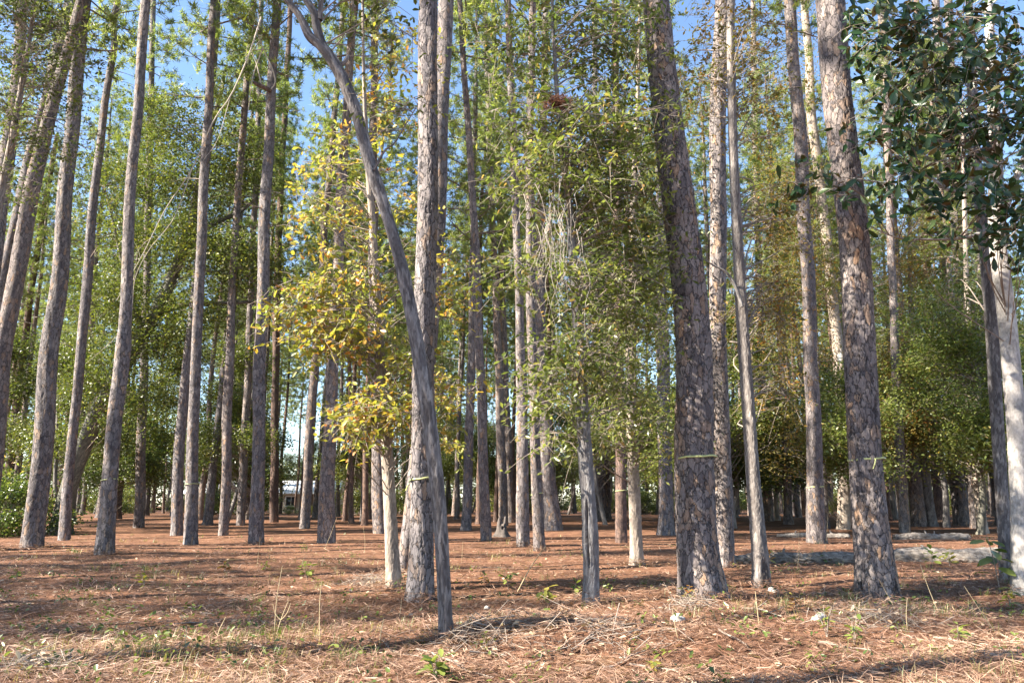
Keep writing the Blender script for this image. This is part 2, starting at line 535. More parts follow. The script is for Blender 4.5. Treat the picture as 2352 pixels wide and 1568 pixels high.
# pale sandy drive at the edge of the wood, by the far left pine
pa = [on_ground(px, py) for px, py in ((-260, 1204), (60, 1200), (52, 1194), (-260, 1196))]
pv, n_ = [], 14
for a in np.linspace(0, 1, n_):
    for t in np.linspace(0, 1, 4):
        q = (pa[0] * (1 - a) + pa[1] * a) * (1 - t) + (pa[3] * (1 - a) + pa[2] * a) * t
        q = q + np.array((0, math.sin(a * 9) * 0.3, 0))
        pv.append((q[0], q[1], float(ground_z(q[0], q[1])) + 0.03))
pq = [[k * 4 + t, (k + 1) * 4 + t, (k + 1) * 4 + t + 1, k * 4 + t + 1] for k in range(n_ - 1) for t in range(3)]
path = link_mesh("path", make_mesh("path", pv, np.array(pq), MAT_SAND))
tag(path, "strip of pale sand drive at the far left behind the pines", "path", kind="structure")


# ------------------------------------------------------------------ trunks
def voronoi(u, v, ncol, rng, jit):
    nrow = int(v.max()) + 4
    jx = rng.uniform(-jit / 2, jit / 2, (nrow, ncol)); jy = rng.uniform(-jit / 2, jit / 2, (nrow, ncol))
    val = rng.uniform(0, 1, (nrow, ncol))
    iu, iv = np.floor(u).astype(int), np.floor(v).astype(int)
    f1 = np.full(u.shape, 9.0); f2 = np.full(u.shape, 9.0); cv = np.zeros(u.shape)
    for dv in (-1, 0, 1):
        for du in (-1, 0, 1):
            a = np.clip(iv + dv, 0, nrow - 1); b = (iu + du) % ncol
            cx = iu + du + 0.5 + jx[a, b]; cy = iv + dv + 0.5 + jy[a, b]
            d = np.sqrt((u - cx) ** 2 + (v - cy) ** 2)
            m = d < f1
            f2 = np.where(m, f1, np.minimum(f2, d))
            cv = np.where(m, val[a, b], cv)
            f1 = np.where(m, d, f1)
    return cv, f2 - f1


def bark_field(theta, s, r_mean, kind, rng):
    """plates and smaller flakes over (angle, height): plate value, distance to its edge, flake value, distance to the flake's edge"""
    if kind == 'pine':
        cw, ch, jit = 0.115, 0.36, 0.9
    elif kind == 'oak':
        cw, ch, jit = 0.030, 0.10, 0.9
    else:
        cw, ch, jit = 0.14, 0.12, 0.95
    ncol = max(6, int(round(2 * math.pi * r_mean / cw)))
    u = theta / (2 * math.pi) * ncol
    v = s / ch + 1.5
    k = rng.uniform(0, 6.28, 6)
    tu = theta * 3; tv = s * 5.0
    wu = 0.22 * np.sin(tv * 1.3 + tu + k[0]) + 0.22 * np.sin(tv * 3.1 - 2 * theta + k[1]) + 0.12 * np.sin(tv * 7.7 + 5 * theta + k[2])
    wv = 0.25 * np.sin(tv * 1.1 + 4 * theta + k[3]) + 0.18 * np.sin(tv * 2.7 - 7 * theta + k[4]) + 0.12 * np.sin(11 * theta + tv + k[5])
    cell, crack = voronoi(u + wu + 2, v + wv + 1, ncol, rng, jit)
    fl, fc = voronoi(u * 2.0 + wu * 1.7 + 2, v * 2.9 + wv * 2.2 + 1, ncol * 2, rng, jit)
    return cell, crack, fl, fc


def trunk_mesh(name, pts, rads, mat, bark='pine', ns=24, step=0.12, seed=0, flare=0.22, amp=1.0, sink=0.25, fine_to=None, bulge=None, carve=()):
    """pts: points along the trunk in metres from its base; rads: radii there"""
    rng = np.random.default_rng(seed)
    P = np.asarray(pts, float)
    R = np.asarray(rads, float)
    P = np.vstack([P[0] - (P[1] - P[0]) / np.linalg.norm(P[1] - P[0]) * sink, P])
    R = np.concatenate([[R[0]], R])
    L = np.linalg.norm(np.diff(P, axis=0), axis=1).sum()
    dense = smooth_path(np.hstack([P, R[:, None]]), 400)
    cum = np.concatenate([[0], np.cumsum(np.linalg.norm(np.diff(dense[:, :3], axis=0), axis=1))])
    top = cum[-1]
    if fine_to is None or fine_to >= top:
        s = np.linspace(0, top, max(6, int(top / step)))
    else:
        s = np.concatenate([np.linspace(0, fine_to, int(fine_to / step)), np.arange(fine_to + step * 4, top, step * 6), [top]])
    D = np.stack([np.interp(s, cum, dense[:, k]) for k in range(4)], 1)
    path, rad = D[:, :3], D[:, 3].copy()
    h = s - sink
    # gentle waviness of the stem
    k1, k2 = rng.uniform(0, 6, 2)
    path = path + np.stack([0.10 * rad * np.sin(h * 1.3 + k1), 0.10 * rad * np.sin(h * 1.1 + k2), 0 * h], 1)
    T, A, B = frames(path)
    th = np.linspace(0, 2 * math.pi, ns, endpoint=False)
    TH, H = np.meshgrid(th, h)
    RR = np.repeat(rad[:, None], ns, 1)
    ph = rng.uniform(0, 6.28, 4)
    RR = RR * (1 + 0.05 * np.sin(TH * 2 + ph[0] + H * 0.5) + 0.035 * np.sin(TH * 3 + ph[1] - H * 0.9) + 0.02 * np.sin(TH * 5 + ph[2] + H * 2.3))
    fl = flare * np.exp(-np.maximum(H, -0.1) / (0.9 * rad[0] + 0.05))
    RR = RR * (1 + fl * (1 + 0.55 * np.sin(TH * 4 + ph[3]) + 0.3 * np.sin(TH * 7 + ph[1])))
    if bulge:
        for (hb, wb, ab) in bulge:
            RR = RR * (1 + ab * np.exp(-((H - hb) / wb) ** 2))
    cell, crack, flk, flc = bark_field(TH + 0.0 * H, H - h.min(), rad[:max(3, len(rad) // 2)].mean(), bark, rng)
    if bark == 'pine':
        a = amp * np.minimum(0.020, RR * 0.10)
        wide = 0.085 + 0.035 * np.sin(TH * 3 + H * 1.9)
        disp = a * (np.minimum(crack / wide, 1.0) ** 0.7 - 1.0) + a * 0.45 * (cell - 0.5) + a * 0.30 * (flk - 0.5) * np.minimum(flc / 0.10, 1.0) + a * 0.06 * rng.normal(0, 1, RR.shape)
        crack = crack * 1.6
        cell = 0.2 * cell + 0.8 * flk
    elif bark == 'oak':
        a = amp * np.minimum(0.009, RR * 0.08)
        disp = a * (np.minimum(crack / 0.35, 1.0) - 1.0) + a * 0.4 * (cell - 0.5)
    else:
        a = amp * 0.004
        disp = a * (cell - 0.5) * np.minimum(crack / 0.4, 1)
        crack = np.maximum(crack, 0.12)
    RR = RR + disp
    for (t0, dt, h0, h1, dep) in carve:
        da = np.angle(np.exp(1j * (TH - t0 - 0.12 * np.sin(H * 6)))) / (dt * (0.65 + 0.35 * np.sin((H - h0) / (h1 - h0) * 3.14)))
        k_ = np.clip(1.25 - np.abs(da), 0, 1) * sstep(h0, h0 + 0.12, H) * (1 - sstep(h1 - 0.12, h1, H))
        lip = np.exp(-((np.abs(da) - 1.35) / 0.3) ** 2) * sstep(h0, h0 + 0.1, H) * (1 - sstep(h1 - 0.1, h1, H))
        RR = RR - dep * sstep(0, 0.7, k_) + 0.35 * dep * lip
        crack = crack * (1 - 0.97 * sstep(0.1, 0.7, k_))
    v = path[:, None, :] + RR[..., None] * (np.cos(TH)[..., None] * A[:, None, :] + np.sin(TH)[..., None] * B[:, None, :])
    v = v.reshape(-1, 3)
    q = grid_quads(len(s), ns)
    # close the top
    v = np.vstack([v, path[-1] + T[-1] * rad[-1] * 0.5])
    last = (len(s) - 1) * ns
    cap = np.array([[last + k, last + (k + 1) % ns, len(v) - 1] for k in range(ns)])
    cell = np.concatenate([cell.ravel(), [0.5]]); crack = np.concatenate([crack.ravel(), [0.5]])
    return make_mesh(name, v, [q, cap], mat, True, vattr={"cell": cell, "crack": crack})


BASES = []      # feet of the stems: x, y, radius


# ------------------------------------------------------------------ leaves
def rand_frames(n, rng, up=0.5):
    """n leaf axes and normals; up pulls the normals to the sky, a vector pulls them its way"""
    nrm = rng.normal(0, 1, (n, 3)); nrm /= np.linalg.norm(nrm, axis=1)[:, None]
    if np.isscalar(up):
        nrm[:, 2] = np.abs(nrm[:, 2]) + up
    else:
        nrm = nrm * 0.9 + np.asarray(up)
    nrm /= np.linalg.norm(nrm, axis=1)[:, None]
    ax = rng.normal(0, 1, (n, 3)); ax[:, 2] -= 0.35
    ax -= nrm * (ax * nrm).sum(1)[:, None]
    ax /= np.linalg.norm(ax, axis=1)[:, None] + 1e-9
    return ax, nrm


def leaf_verts(pos, ax, nrm, length, width, shape):
    """shape 'kite': 4 verts 2 tris, 'leaf': 6 verts 4 tris"""
    sd = np.cross(nrm, ax)
    L = length[:, None]; W = width[:, None]
    n = len(pos)
    if shape == 'kite':
        v = np.stack([pos, pos + ax * L * 0.55 + sd * W * 0.5 + nrm * W * 0.12, pos + ax * L, pos + ax * L * 0.55 - sd * W * 0.5 + nrm * W * 0.12], 1)
        t = np.array([[0, 2, 1], [0, 3, 2]])
        k = 4
    else:
        v = np.stack([pos, pos + ax * L * 0.35 + sd * W * 0.36 + nrm * W * 0.08, pos + ax * L * 0.72 + sd * W * 0.5 + nrm * W * 0.06 - nrm * L * 0.03,
                      pos + ax * L - nrm * L * 0.10,
                      pos + ax * L * 0.72 - sd * W * 0.5 + nrm * W * 0.06 - nrm * L * 0.03, pos + ax * L * 0.35 - sd * W * 0.36 + nrm * W * 0.08], 1)
        t = np.array([[0, 2, 1], [0, 3, 2], [0, 4, 3], [0, 5, 4]])
        k = 6
    tris = (t[None] + (np.arange(n) * k)[:, None, None]).reshape(-1, 3)
    return v.reshape(-1, 3), tris, len(t)


def leaves_mesh(name, pos, mat, rng, size, aspect, shape='kite', up=0.5, tint=None):
    n = len(pos)
    ax, nrm = rand_frames(n, rng, up)
    L = size * rng.uniform(0.7, 1.25, n)
    v, t, k = leaf_verts(pos, ax, nrm, L, L * aspect * rng.uniform(0.85, 1.15, n), shape)
    if tint is None:
        tint = rng.uniform(0, 1, n)
    return make_mesh(name, v, t, mat, False, fattr={"tint": np.repeat(np.clip(tint, 0, 1), k)})


def single_leaf(name, mat, size, aspect, tint, curl=0.1):
    """one leaf with a folded midrib, a rounded outline and a short stalk, along +X"""
    L, W = size, size * aspect
    out = [(0.12, 0.0), (0.3, 0.30), (0.52, 0.46), (0.75, 0.47), (0.92, 0.25)]
    v = [(0, 0, 0)]
    mid = [0.12, 0.3, 0.52, 0.75, 0.92]
    for (a, w) in out:
        for s in (-1, 0, 1):
            v.append((a * L, s * w * W, abs(s) * w * W * 0.22 - curl * L * a * a))
    v.append((L, 0, -curl * L))
    tris = [[0, 1, 2], [0, 2, 3]]
    for r in range(4):
        b = 1 + r * 3
        for s in (0, 1):
            tris += [[b + s, b + s + 3, b + s + 4], [b + s, b + s + 4, b + s + 1]]
    e = len(v) - 1
    tris += [[13, e, 14], [14, e, 15]]
    return make_mesh(name, v, np.array(tris), mat, True, fattr={"tint": np.full(len(tris), tint)})


def crown_points(blobs, n_clusters, rng, shell=0.35):
    """cluster centres spread through ellipsoids (centre, (rx,ry,rz), weight)"""
    w = np.array([b[2] for b in blobs], float); w /= w.sum()
    idx = rng.choice(len(blobs), n_clusters, p=w)
    C = np.array([b[0] for b in blobs])[idx]; R = np.array([b[1] for b in blobs])[idx]
    d = rng.normal(0, 1, (n_clusters, 3)); d /= np.linalg.norm(d, axis=1)[:, None]
    rr = rng.uniform(0, 1, n_clusters) ** (1 / (3 - 1.5 * shell))
    return C + d * R * rr[:, None]


def twig_geo(clusters, trunk_path, rng, r0=0.016, droop=0.15, geo=None, ns=4):
    """a curved limb from the stem to each cluster centre"""
    g = geo or Geo()
    for c in clusters:
        # leave the stem somewhat below the cluster
        dz = trunk_path[:, 2] - (c[2] - rng.uniform(0.05, 0.75) * np.linalg.norm(trunk_path[:, :2] - c[:2], axis=1))
        k = int(np.argmin(np.abs(dz) + 0.3 * np.linalg.norm(trunk_path[:, :2] - c[:2], axis=1)))
        a = trunk_path[k]
        m = (a + c) / 2 + rng.normal(0, 0.10, 3) * np.linalg.norm(c - a) + np.array((0, 0, 0.10 * np.linalg.norm(c - a)))
        pth = smooth_path([a, m, c], 7)
        L = np.linalg.norm(c - a)
        v, q = tube(pth, np.linspace(min(r0, 0.004 + 0.008 * L), 0.003, 7), ns)
        g.add(v, q, tint=rng.uniform(0, 1))
    return g


def px_blob(px, py, rx, ry, dist, depth, w=1.0):
    """an ellipsoid of foliage seen at that place of the picture, dist metres ahead"""
    c = at(px, py, dist)
    k = np.dot(c - np.array((0, 0, CAM_H)), F_) / FPX
    return (c, np.array((rx * k, depth, ry * k)), w * rx * ry)


def broadleaf(name, label, cat, base, trunk_pts, trunk_r, mat, bark, blobs, leaf, n_clusters, per, size, aspect, spread, seed,
              group=None, single=0, shape='kite', up=0.5, tints=(0, 1), ns=28, step=0.06, limbs=(), twig_share=0.35, flare=0.2, bulge=None, fine_to=None, twig_r=0.016, skew=1.0, amp=1.0, sprays=0, carve=()):
    rng = np.random.default_rng(seed)
    base = np.asarray(base, float)
    t = empty(name, base)
    tag(t, label, cat, group)
    tp = np.asarray(trunk_pts, float) - base
    if 2 < base[1] < 24: BASES.append((base[0], base[1], trunk_r[0]))
    link_mesh("trunk", trunk_mesh("trunk", tp, trunk_r, mat, bark, ns, step, seed, flare=flare, bulge=bulge, fine_to=fine_to, amp=amp, carve=carve), t)
    path = smooth_path(tp, 120)
    for lb in limbs:
        lp = np.asarray([p for p, _ in lb], float) - base
        me = trunk_mesh("branch", lp, [r for _, r in lb], mat, bark, max(10, ns // 2), step * 1.5, seed + 5, flare=0.0, sink=0.03, amp=amp)
        link_mesh("branch", me, t)
        path = np.vstack([path, smooth_path(lp, 40)])
    if not blobs:
        return t
    bl = [(b[0] - base, b[1], b[2]) for b in blobs]
    C = crown_points(bl, n_clusters, rng)
    n = per * n_clusters
    ci = np.repeat(np.arange(n_clusters), per)
    pos = C[ci] + rng.normal(0, 1, (n, 3)) * np.array((spread, spread, spread * 0.6))
    if sprays:
        # leaves sit along thin twigs that fan out of each cluster
        sd_ = rng.normal(0, 1, (n_clusters, sprays, 3)) * np.array((1, 1, 0.55)); sd_[..., 2] -= 0.1
        sd_ /= np.linalg.norm(sd_, axis=2)[..., None]
        sl_ = spread * rng.uniform(1.3, 2.6, (n_clusters, sprays))
        ti = rng.integers(0, sprays, n)
        f_ = rng.uniform(0.12, 1.0, n) ** 0.8
        pos = C[ci] + sd_[ci, ti] * (sl_[ci, ti] * f_)[:, None] - np.array((0, 0, 1.0)) * (0.25 * sl_[ci, ti] * f_ ** 2)[:, None] + rng.normal(0, 0.02, (n, 3))
    ctint = rng.uniform(0, 1, n_clusters)
    tint = np.clip(0.45 * ctint[ci] + 0.55 * rng.uniform(0, 1, n), 0, 1) ** skew
    tint = tints[0] + (tints[1] - tints[0]) * tint
    keep = np.ones(n, bool)
    if single:
        # the leaves that stand nearest the camera are parts of their own
        toward = (pos + base)[:, 1] + rng.uniform(0, 1.0, n)
        pr = (pos + base) - np.array((0, 0, CAM_H))
        dep = pr @ F_
        ix = pr @ R_ / dep * FPX + IMG_W / 2; iy = IMG_H / 2 - pr @ U_ / dep * FPX
        toward = np.where((ix > 5) & (ix < IMG_W - 5) & (iy > 5) & (iy < 1300), toward, 1e6)
        pick = np.argsort(toward)[:single]
        keep[pick] = False
        kinds = [single_leaf("leaf", leaf, size * f, aspect, tints[0] + (tints[1] - tints[0]) * q ** skew, cu)
                 for f, q, cu in ((1.1, 0.15, 0.08), (0.95, 0.35, 0.14), (1.0, 0.5, 0.05), (1.15, 0.62, 0.1), (0.85, 0.75, 0.2), (0.95, 0.87, 0.12), (0.8, 0.97, 0.28))]
        lax, lnr = rand_frames(len(pick), rng, up)
        for p, la, ln_ in zip(pick, lax, lnr):
            lf = link_mesh("leaf", kinds[int(rng.integers(0, len(kinds)))], t)
            ls = np.cross(ln_, la)
            M = Matrix([[la[r_], ls[r_], ln_[r_]] for r_ in range(3)]).to_4x4()
            M.translation = Vector(pos[p])
            lf.matrix_local = M
    cr = link_mesh("crown", leaves_mesh("crown", pos[keep], leaf, rng, size, aspect, shape, up, tint[keep]), t)
    cr["kind"] = "stuff"
    sel = rng.choice(n_clusters, int(n_clusters * twig_share), replace=False)
    g = twig_geo(C[sel], path, rng, twig_r)
    if sprays:
        for k_ in range(n_clusters):
            for j_ in range(sprays):
                f3 = np.array((0, 0.5, 1.0))[:, None]
                pth = C[k_] + sd_[k_, j_] * sl_[k_, j_] * f3 - np.array((0, 0, 1.0)) * 0.25 * sl_[k_, j_] * f3 ** 2
                v, q = tube(pth, [0.004, 0.003, 0.0015], 3)
                g.add(v, q, tint=rng.uniform(0, 1))
    # short side twigs inside the clusters
    for c in C[rng.choice(n_clusters, int(n_clusters * 0.6), replace=False)]:
        d = rng.normal(0, 1, 3); d[2] *= 0.6; d /= np.linalg.norm(d)
        L = spread * rng.uniform(1.0, 2.2)
        v, q = tube(smooth_path([c - d * L * 0.6, c + rng.normal(0, 0.05, 3) * L, c + d * L * 0.6], 4), [0.005, 0.004, 0.003, 0.002], 3)
        g.add(v, q, tint=rng.uniform(0, 1))
    tw = link_mesh("twigs", g.mesh("twigs", MAT_TWIG), t)
    tw["kind"] = "stuff"
    return t


# ------------------------------------------------------------------ pine crowns, shared by the pines
def pine_crown(seed, h0=13.0, h1=24.0, reach=3.0, nb=34):
    """needle tufts and limbs of a pine, in metres above its foot"""
    rng = np.random.default_rng(seed)
    g = Geo(); tw = Geo()
    P = []
    for b in range(nb):
        f = (b + rng.uniform(0, 1)) / nb
        z = h0 + (h1 - h0) * f ** 0.9
        ln = reach * (0.35 + 0.65 * (1 - f) ** 0.7) * rng.uniform(0.55, 1.15)
        az = b * 2.4 + rng.uniform(-0.5, 0.5)
        rise = rng.uniform(0.05, 0.55)
        d = np.array((math.cos(az), math.sin(az), 0))
        p0 = np.array((0, 0, z)); p1 = p0 + d * ln * 0.55 + np.array((0, 0, rise * ln * 0.25)); p2 = p0 + d * ln + np.array((0, 0, rise * ln * 0.7))
        pth = smooth_path([p0, p1, p2], 6)
        v, q = tube(pth, np.linspace(0.045 * (1 - 0.6 * f), 0.010, 6), 4)
        tw.add(v, q, tint=rng.uniform(0, 1))
        for k in range(int(7 + 12 * ln / reach)):
            t_ = rng.uniform(0.35, 1.0)
            c = smooth_path([p0, p1, p2], 20)[int(t_ * 19)]
            off = rng.normal(0, 1, 3) * np.array((0.33, 0.33, 0.22)) * (0.6 + ln / 3)
            e = c + off
            v, q = tube(np.stack([c, (c + e) / 2 + (0, 0, 0.03), e]), [0.012, 0.009, 0.006], 3)
            tw.add(v, q, tint=rng.uniform(0, 1))
            P.append((e, off))
    C = np.array([p for p, _ in P]); 
    nn = 30
    n = len(C) * nn
    dirs = rng.normal(0, 1, (n, 3)); dirs[:, 2] += 0.45
    dirs /= np.linalg.norm(dirs, axis=1)[:, None]
    base = np.repeat(C, nn, 0) + rng.normal(0, 0.05, (n, 3))
    L = rng.uniform(0.16, 0.30, n)[:, None]
    sd = np.cross(dirs, rng.normal(0, 1, (n, 3))); sd /= np.linalg.norm(sd, axis=1)[:, None]
    w = 0.016
    v = np.stack([base - sd * w, base + sd * w, base + dirs * L], 1).reshape(-1, 3)
    t = np.arange(n * 3).reshape(-1, 3)
    tint = np.clip(np.repeat(rng.uniform(0, 1, len(C)), nn) * 0.6 + rng.uniform(0, 0.4, n), 0, 1)
    me = make_mesh("crown", v, t, LEAF_PINE, False, fattr={"tint": tint})
    return me, tw.mesh("limbs", MAT_BRANCH)


PINE_CROWNS = [pine_crown(100 + k, h0, h1, rc, nb) for k, (h0, h1, rc, nb) in enumerate(
    ((11.5, 24.0, 3.0, 52), (12.5, 25.0, 2.7, 46), (10.5, 22.5, 2.8, 50), (13.0, 26.0, 3.3, 54)))]


THIN_CROWNS = [pine_crown(140 + k, h0, h1, rc, nb) for k, (h0, h1, rc, nb) in enumerate(((16.0, 24.5, 2.1, 20), (17.0, 25.0, 1.9, 18), (15.5, 24.0, 2.2, 20)))]


def dead_branches(parent, rng, path, zs, n, length=1.4):
    """bare limbs, each a part of its own"""
    for _ in range(n):
        g = Geo()
        z = rng.uniform(*zs)
        k = int(np.argmin(np.abs(path[:, 2] - z)))
        a = path[k]
        az = rng.uniform(0, 6.28)
        L = length * rng.uniform(0.4, 1.2)
        d = np.array((math.cos(az), math.sin(az), rng.uniform(-0.1, 0.5)))
        m = a + d * L * 0.5 + rng.normal(0, 0.07, 3) * L
        e = a + d * L + np.array((0, 0, rng.uniform(-0.2, 0.35) * L))
        pth = smooth_path([a, m, e], 8)
        v, q = tube(pth, np.linspace(0.018, 0.004, 8), 5)
        g.add(v, q, tint=rng.uniform(0, 1))
        for _k in range(3):
            i_ = rng.integers(3, 7)
            dd = d + rng.normal(0, 0.6, 3)
            v, q = tube(smooth_path([pth[i_], pth[i_] + dd * L * 0.18 + (0, 0, 0.04), pth[i_] + dd * L * 0.34], 4), [0.008, 0.006, 0.004, 0.002], 4)
            g.add(v, q, tint=rng.uniform(0, 1))
        link_mesh("dead_branch", g.mesh("dead_branch", MAT_TWIG), parent)


def trunk_from_px(pts, dist=None, lean_y=0.0):
    """pts: (px, py, width in px) from the foot up; returns base, points, radii in metres"""
    if dist is None:
        b = on_ground(pts[0][0], pts[0][1])
        dist = b[1]
    P, R = [], []
    for k, (px, py, w) in enumerate(pts):
        d = dist + lean_y * (pts[0][1] - py) / 1000.0
        p = at(px, py, d)
        dep = np.dot(p - np.array((0, 0, CAM_H)), F_)
        P.append(p); R.append(w * 0.485 * dep / FPX)
    return np.array(P), np.array(R)


def pine(label, pts, dist=None, wf=1.0, height=25.0, crown=0, ns=28, step=0.10, mat=None, seed=0, group=None, flare=0.05, dead=0, crown_rot=0.0, bulge=None, amp=1.0, dead_z=(4, 14), name="pine_tree", with_crown=True):
    P, R = trunk_from_px(pts, dist)
    R = R * wf
    base = P[0].copy()
    base[2] = float(ground_z(base[0], base[1]))
    P[0] = base
    if base[1] < 24: BASES.append((base[0], base[1], R[0]))
    t = empty(name, base)
    tag(t, label, "pine tree", group)
    vis_top = P[-1][2]
    # carry the stem on above what is measured, straightening up and thinning
    d = P[-1] - P[-2]; d /= np.linalg.norm(d)
    zt = base[2] + height
    if vis_top < zt - 1.5:
        n_ = 3
        for k in range(1, n_ + 1):
            f = k / n_
            z = vis_top + (zt - vis_top) * f
            lean = d[:2] / max(d[2], 0.3) * (z - vis_top) * (1 - 0.5 * f)
            P = np.vstack([P, [P[len(pts) - 1][0] + lean[0], P[len(pts) - 1][1] + lean[1], z]])
            R = np.append(R, max(0.03, R[len(pts) - 1] * (1 - 0.9 * f)))
    pl = P - base
    link_mesh("trunk", trunk_mesh("trunk", pl, R, mat or MAT_PINE, 'pine', ns, step, seed, flare=flare, fine_to=min(vis_top - base[2] + 0.8, height), bulge=bulge, amp=amp), t)
    path = smooth_path(pl, 160)
    if with_crown:
        cm, lm = THIN_CROWNS[crown % len(THIN_CROWNS)]
        hs = height / 25.0
        # hang the crown on the stem where its limbs start
        z0 = 16.0 * hs
        k = int(np.argmin(np.abs(path[:, 2] - z0)))
        off = (path[k][0], path[k][1], 0)
        c = link_mesh("crown", cm, t, off, (0, 0, crown_rot), hs); c["kind"] = "stuff"
        l = link_mesh("limbs", lm, t, off, (0, 0, crown_rot), hs); l["kind"] = "stuff"
    if dead:
        rng = np.random.default_rng(seed + 900)
        dead_branches(t, rng, path, dead_z, dead)
    return t, P, R




def tape(label, P, R, py_px, tilt=0.02, knot=0):
    """flagging tape tied round the stem at the height where the picture shows it"""
    path = smooth_path(np.hstack([P, R[:, None]]), 800)
    rel = path[:, :3] - np.array((0, 0, CAM_H))
    py = IMG_H / 2 - (rel @ U_) / (rel @ F_) * FPX
    k = int(np.argmin(np.abs(py - py_px)))
    c = path[k, :3]; r = path[k, 3] * 1.06 + 0.006
    hgt, n_ = 0.024, 48
    th = np.linspace(0, 2 * math.pi, n_, endpoint=False)
    v = []
    for off in (0, 1):
        for (rr, sgn) in ((r, 1), (r - 0.004, 1)):
            z = tilt * np.cos(th + 0.3) + (off - 0.5) * hgt + 0.004 * np.sin(th * 5)
            v.append(np.stack([rr * np.cos(th), rr * np.sin(th), z], 1))
    v = np.array(v)                                   # bottom outer, bottom inner, top outer, top inner
    V = v.reshape(-1, 3)
    q = []
    for a, b in ((0, 2), (3, 1), (2, 3), (1, 0)):
        for j_ in range(n_):
            q.append([a * n_ + j_, a * n_ + (j_ + 1) % n_, b * n_ + (j_ + 1) % n_, b * n_ + j_])
    t = empty("flagging_tape", c)
    tag(t, label, "flagging tape", "yellow-green tapes tied round the pines")
    link_mesh("band", make_mesh("band", V, np.array(q), MAT_TAPE), t)
    if knot is not None:
        g = Geo()
        a0 = -math.pi / 2 + knot
        for s_, L, sp in ((-1, 0.13, -0.05),):
            p0 = np.array((math.cos(a0), math.sin(a0), 0)) * (r + 0.006) + np.array((0, 0, tilt * math.cos(a0 + 0.3)))
            p1 = p0 + np.array((sp * 0.5, -0.03, -L * 0.45)); p2 = p0 + np.array((sp, -0.02, -L))
            pth = smooth_path([p0, p1, p2], 6)
            w = np.array((0.011, 0, 0.004))
            vv = np.concatenate([np.stack([p - w, p + w, p + w + (0, 0.002, 0), p - w + (0, 0.002, 0)]) for p in pth])
            g.add(vv, grid_quads(6, 4))
        link_mesh("loose_end", g.mesh("loose_end", MAT_TAPE, False), t)
    return t


# ------------------------------------------------------------------ the pines one can tell apart
HI = dict(ns=128, step=0.026)
MID = dict(ns=36, step=0.085)
LO = dict(ns=24, step=0.14)

t, Pp3, Rp3 = pine("thickest pine trunk, right of centre, leaning to the left with flaking grey bark plates",
                   [(1616, 1372, 106), (1606, 1250, 92), (1600, 1050, 88), (1592, 850, 82), (1576, 650, 76), (1555, 430, 74), (1535, 250, 70), (1505, 0, 64)],
                   crown=0, seed=1, flare=0.10, amp=1.15, **HI)
t, Pp6, Rp6 = pine("large pine with purplish grey plated bark in front of the magnolia leaves",
                   [(2014, 1372, 100), (2004, 1250, 88), (1990, 1050, 77), (1978, 850, 72), (1962, 600, 67), (1944, 400, 64), (1925, 200, 62), (1906, 0, 60)],
                   crown=1, seed=2, flare=0.10, amp=1.15, **HI)
t, Pp1, Rp1 = pine("tall pine just behind the leaning dark oak, bark deeply furrowed at its foot",
                   [(962, 1378, 68), (966, 1250, 58), (970, 1050, 54), (974, 850, 50), (978, 600, 47), (982, 350, 45), (984, 150, 44), (985, 0, 43)],
                   crown=2, seed=3, flare=0.12, amp=1.2, **HI)
pine("pine half hidden behind the furrowed tall pine, its upper stem showing on the right",
     [(932, 1312, 44), (955, 1100, 42), (985, 800, 40), (1003, 500, 39), (1015, 250, 38), (1024, 0, 37)], crown=3, seed=4, **MID)
pine("reddish pine close behind the thickest trunk, on its right side",
     [(1667, 1302, 44), (1660, 1100, 41), (1653, 850, 41), (1648, 600, 39), (1650, 300, 36), (1658, 0, 34)], crown=0, crown_rot=2.0, seed=5, ns=60, step=0.05)
t, Pp5, Rp5 = pine("straight pine ringed with tape in the gap left of the large purplish pine",
                   [(1877, 1246, 44), (1872, 1100, 37), (1862, 800, 33), (1848, 500, 30), (1832, 250, 28), (1812, 0, 27)], crown=1, crown_rot=1.0, seed=6, **MID)
pine("large pine at the left with brown bark and a broad foot",
     [(76, 1256, 64), (92, 1080, 56), (112, 850, 52), (138, 600, 48), (160, 350, 43), (178, 150, 39), (193, 0, 37)], crown=2, crown_rot=0.5, seed=7, wf=0.76, ns=56, step=0.06, dead=2, dead_z=(9, 14))
pine("thin crooked pine beside the broad-footed left pine",
     [(146, 1240, 27), (162, 1050, 23), (182, 850, 22), (200, 650, 21), (216, 450, 19), (240, 250, 17), (262, 110, 15), (258, 60, 14), (270, 0, 13)], crown=1, crown_rot=2.5, seed=8, dead=5, dead_z=(6, 13), **LO)
t, Pl5, Rl5 = pine("pine with a swollen knot low on its stem, taped and broad at the foot",
                   [(240, 1272, 52), (250, 1130, 42), (262, 980, 38), (278, 860, 36), (284, 780, 31), (292, 620, 28), (302, 420, 27), (318, 220, 26), (336, 0, 25)],
                   crown=3, crown_rot=1.5, seed=9, wf=0.88, bulge=[(5.0, 0.5, 0.16)], ns=48, step=0.07)
pine("slender dark pine standing on a small needle mound behind the knotted pine",
     [(318, 1211, 25), (324, 1050, 21), (330, 850, 18), (338, 600, 16), (345, 300, 14), (352, 0, 12)], crown=0, crown_rot=0.7, seed=10, **LO)
pine("dark pine leaning into its taped neighbour at left of centre",
     [(404, 1229, 34), (412, 1050, 29), (424, 880, 25), (440, 750, 22), (458, 550, 20), (480, 300, 18), (500, 0, 16)], crown=2, crown_rot=2.2, seed=11, wf=0.86, **LO)
t, Pl8, Rl8 = pine("taped pine with pale grey upper stem, left of centre, beside a dark leaning pine",
                   [(436, 1250, 38), (441, 1100, 33), (447, 900, 30), (456, 700, 28), (466, 480, 25), (478, 250, 22), (491, 0, 20)], crown=1, crown_rot=0.2, seed=12, wf=0.84, dead=3, dead_z=(11, 16), **MID)
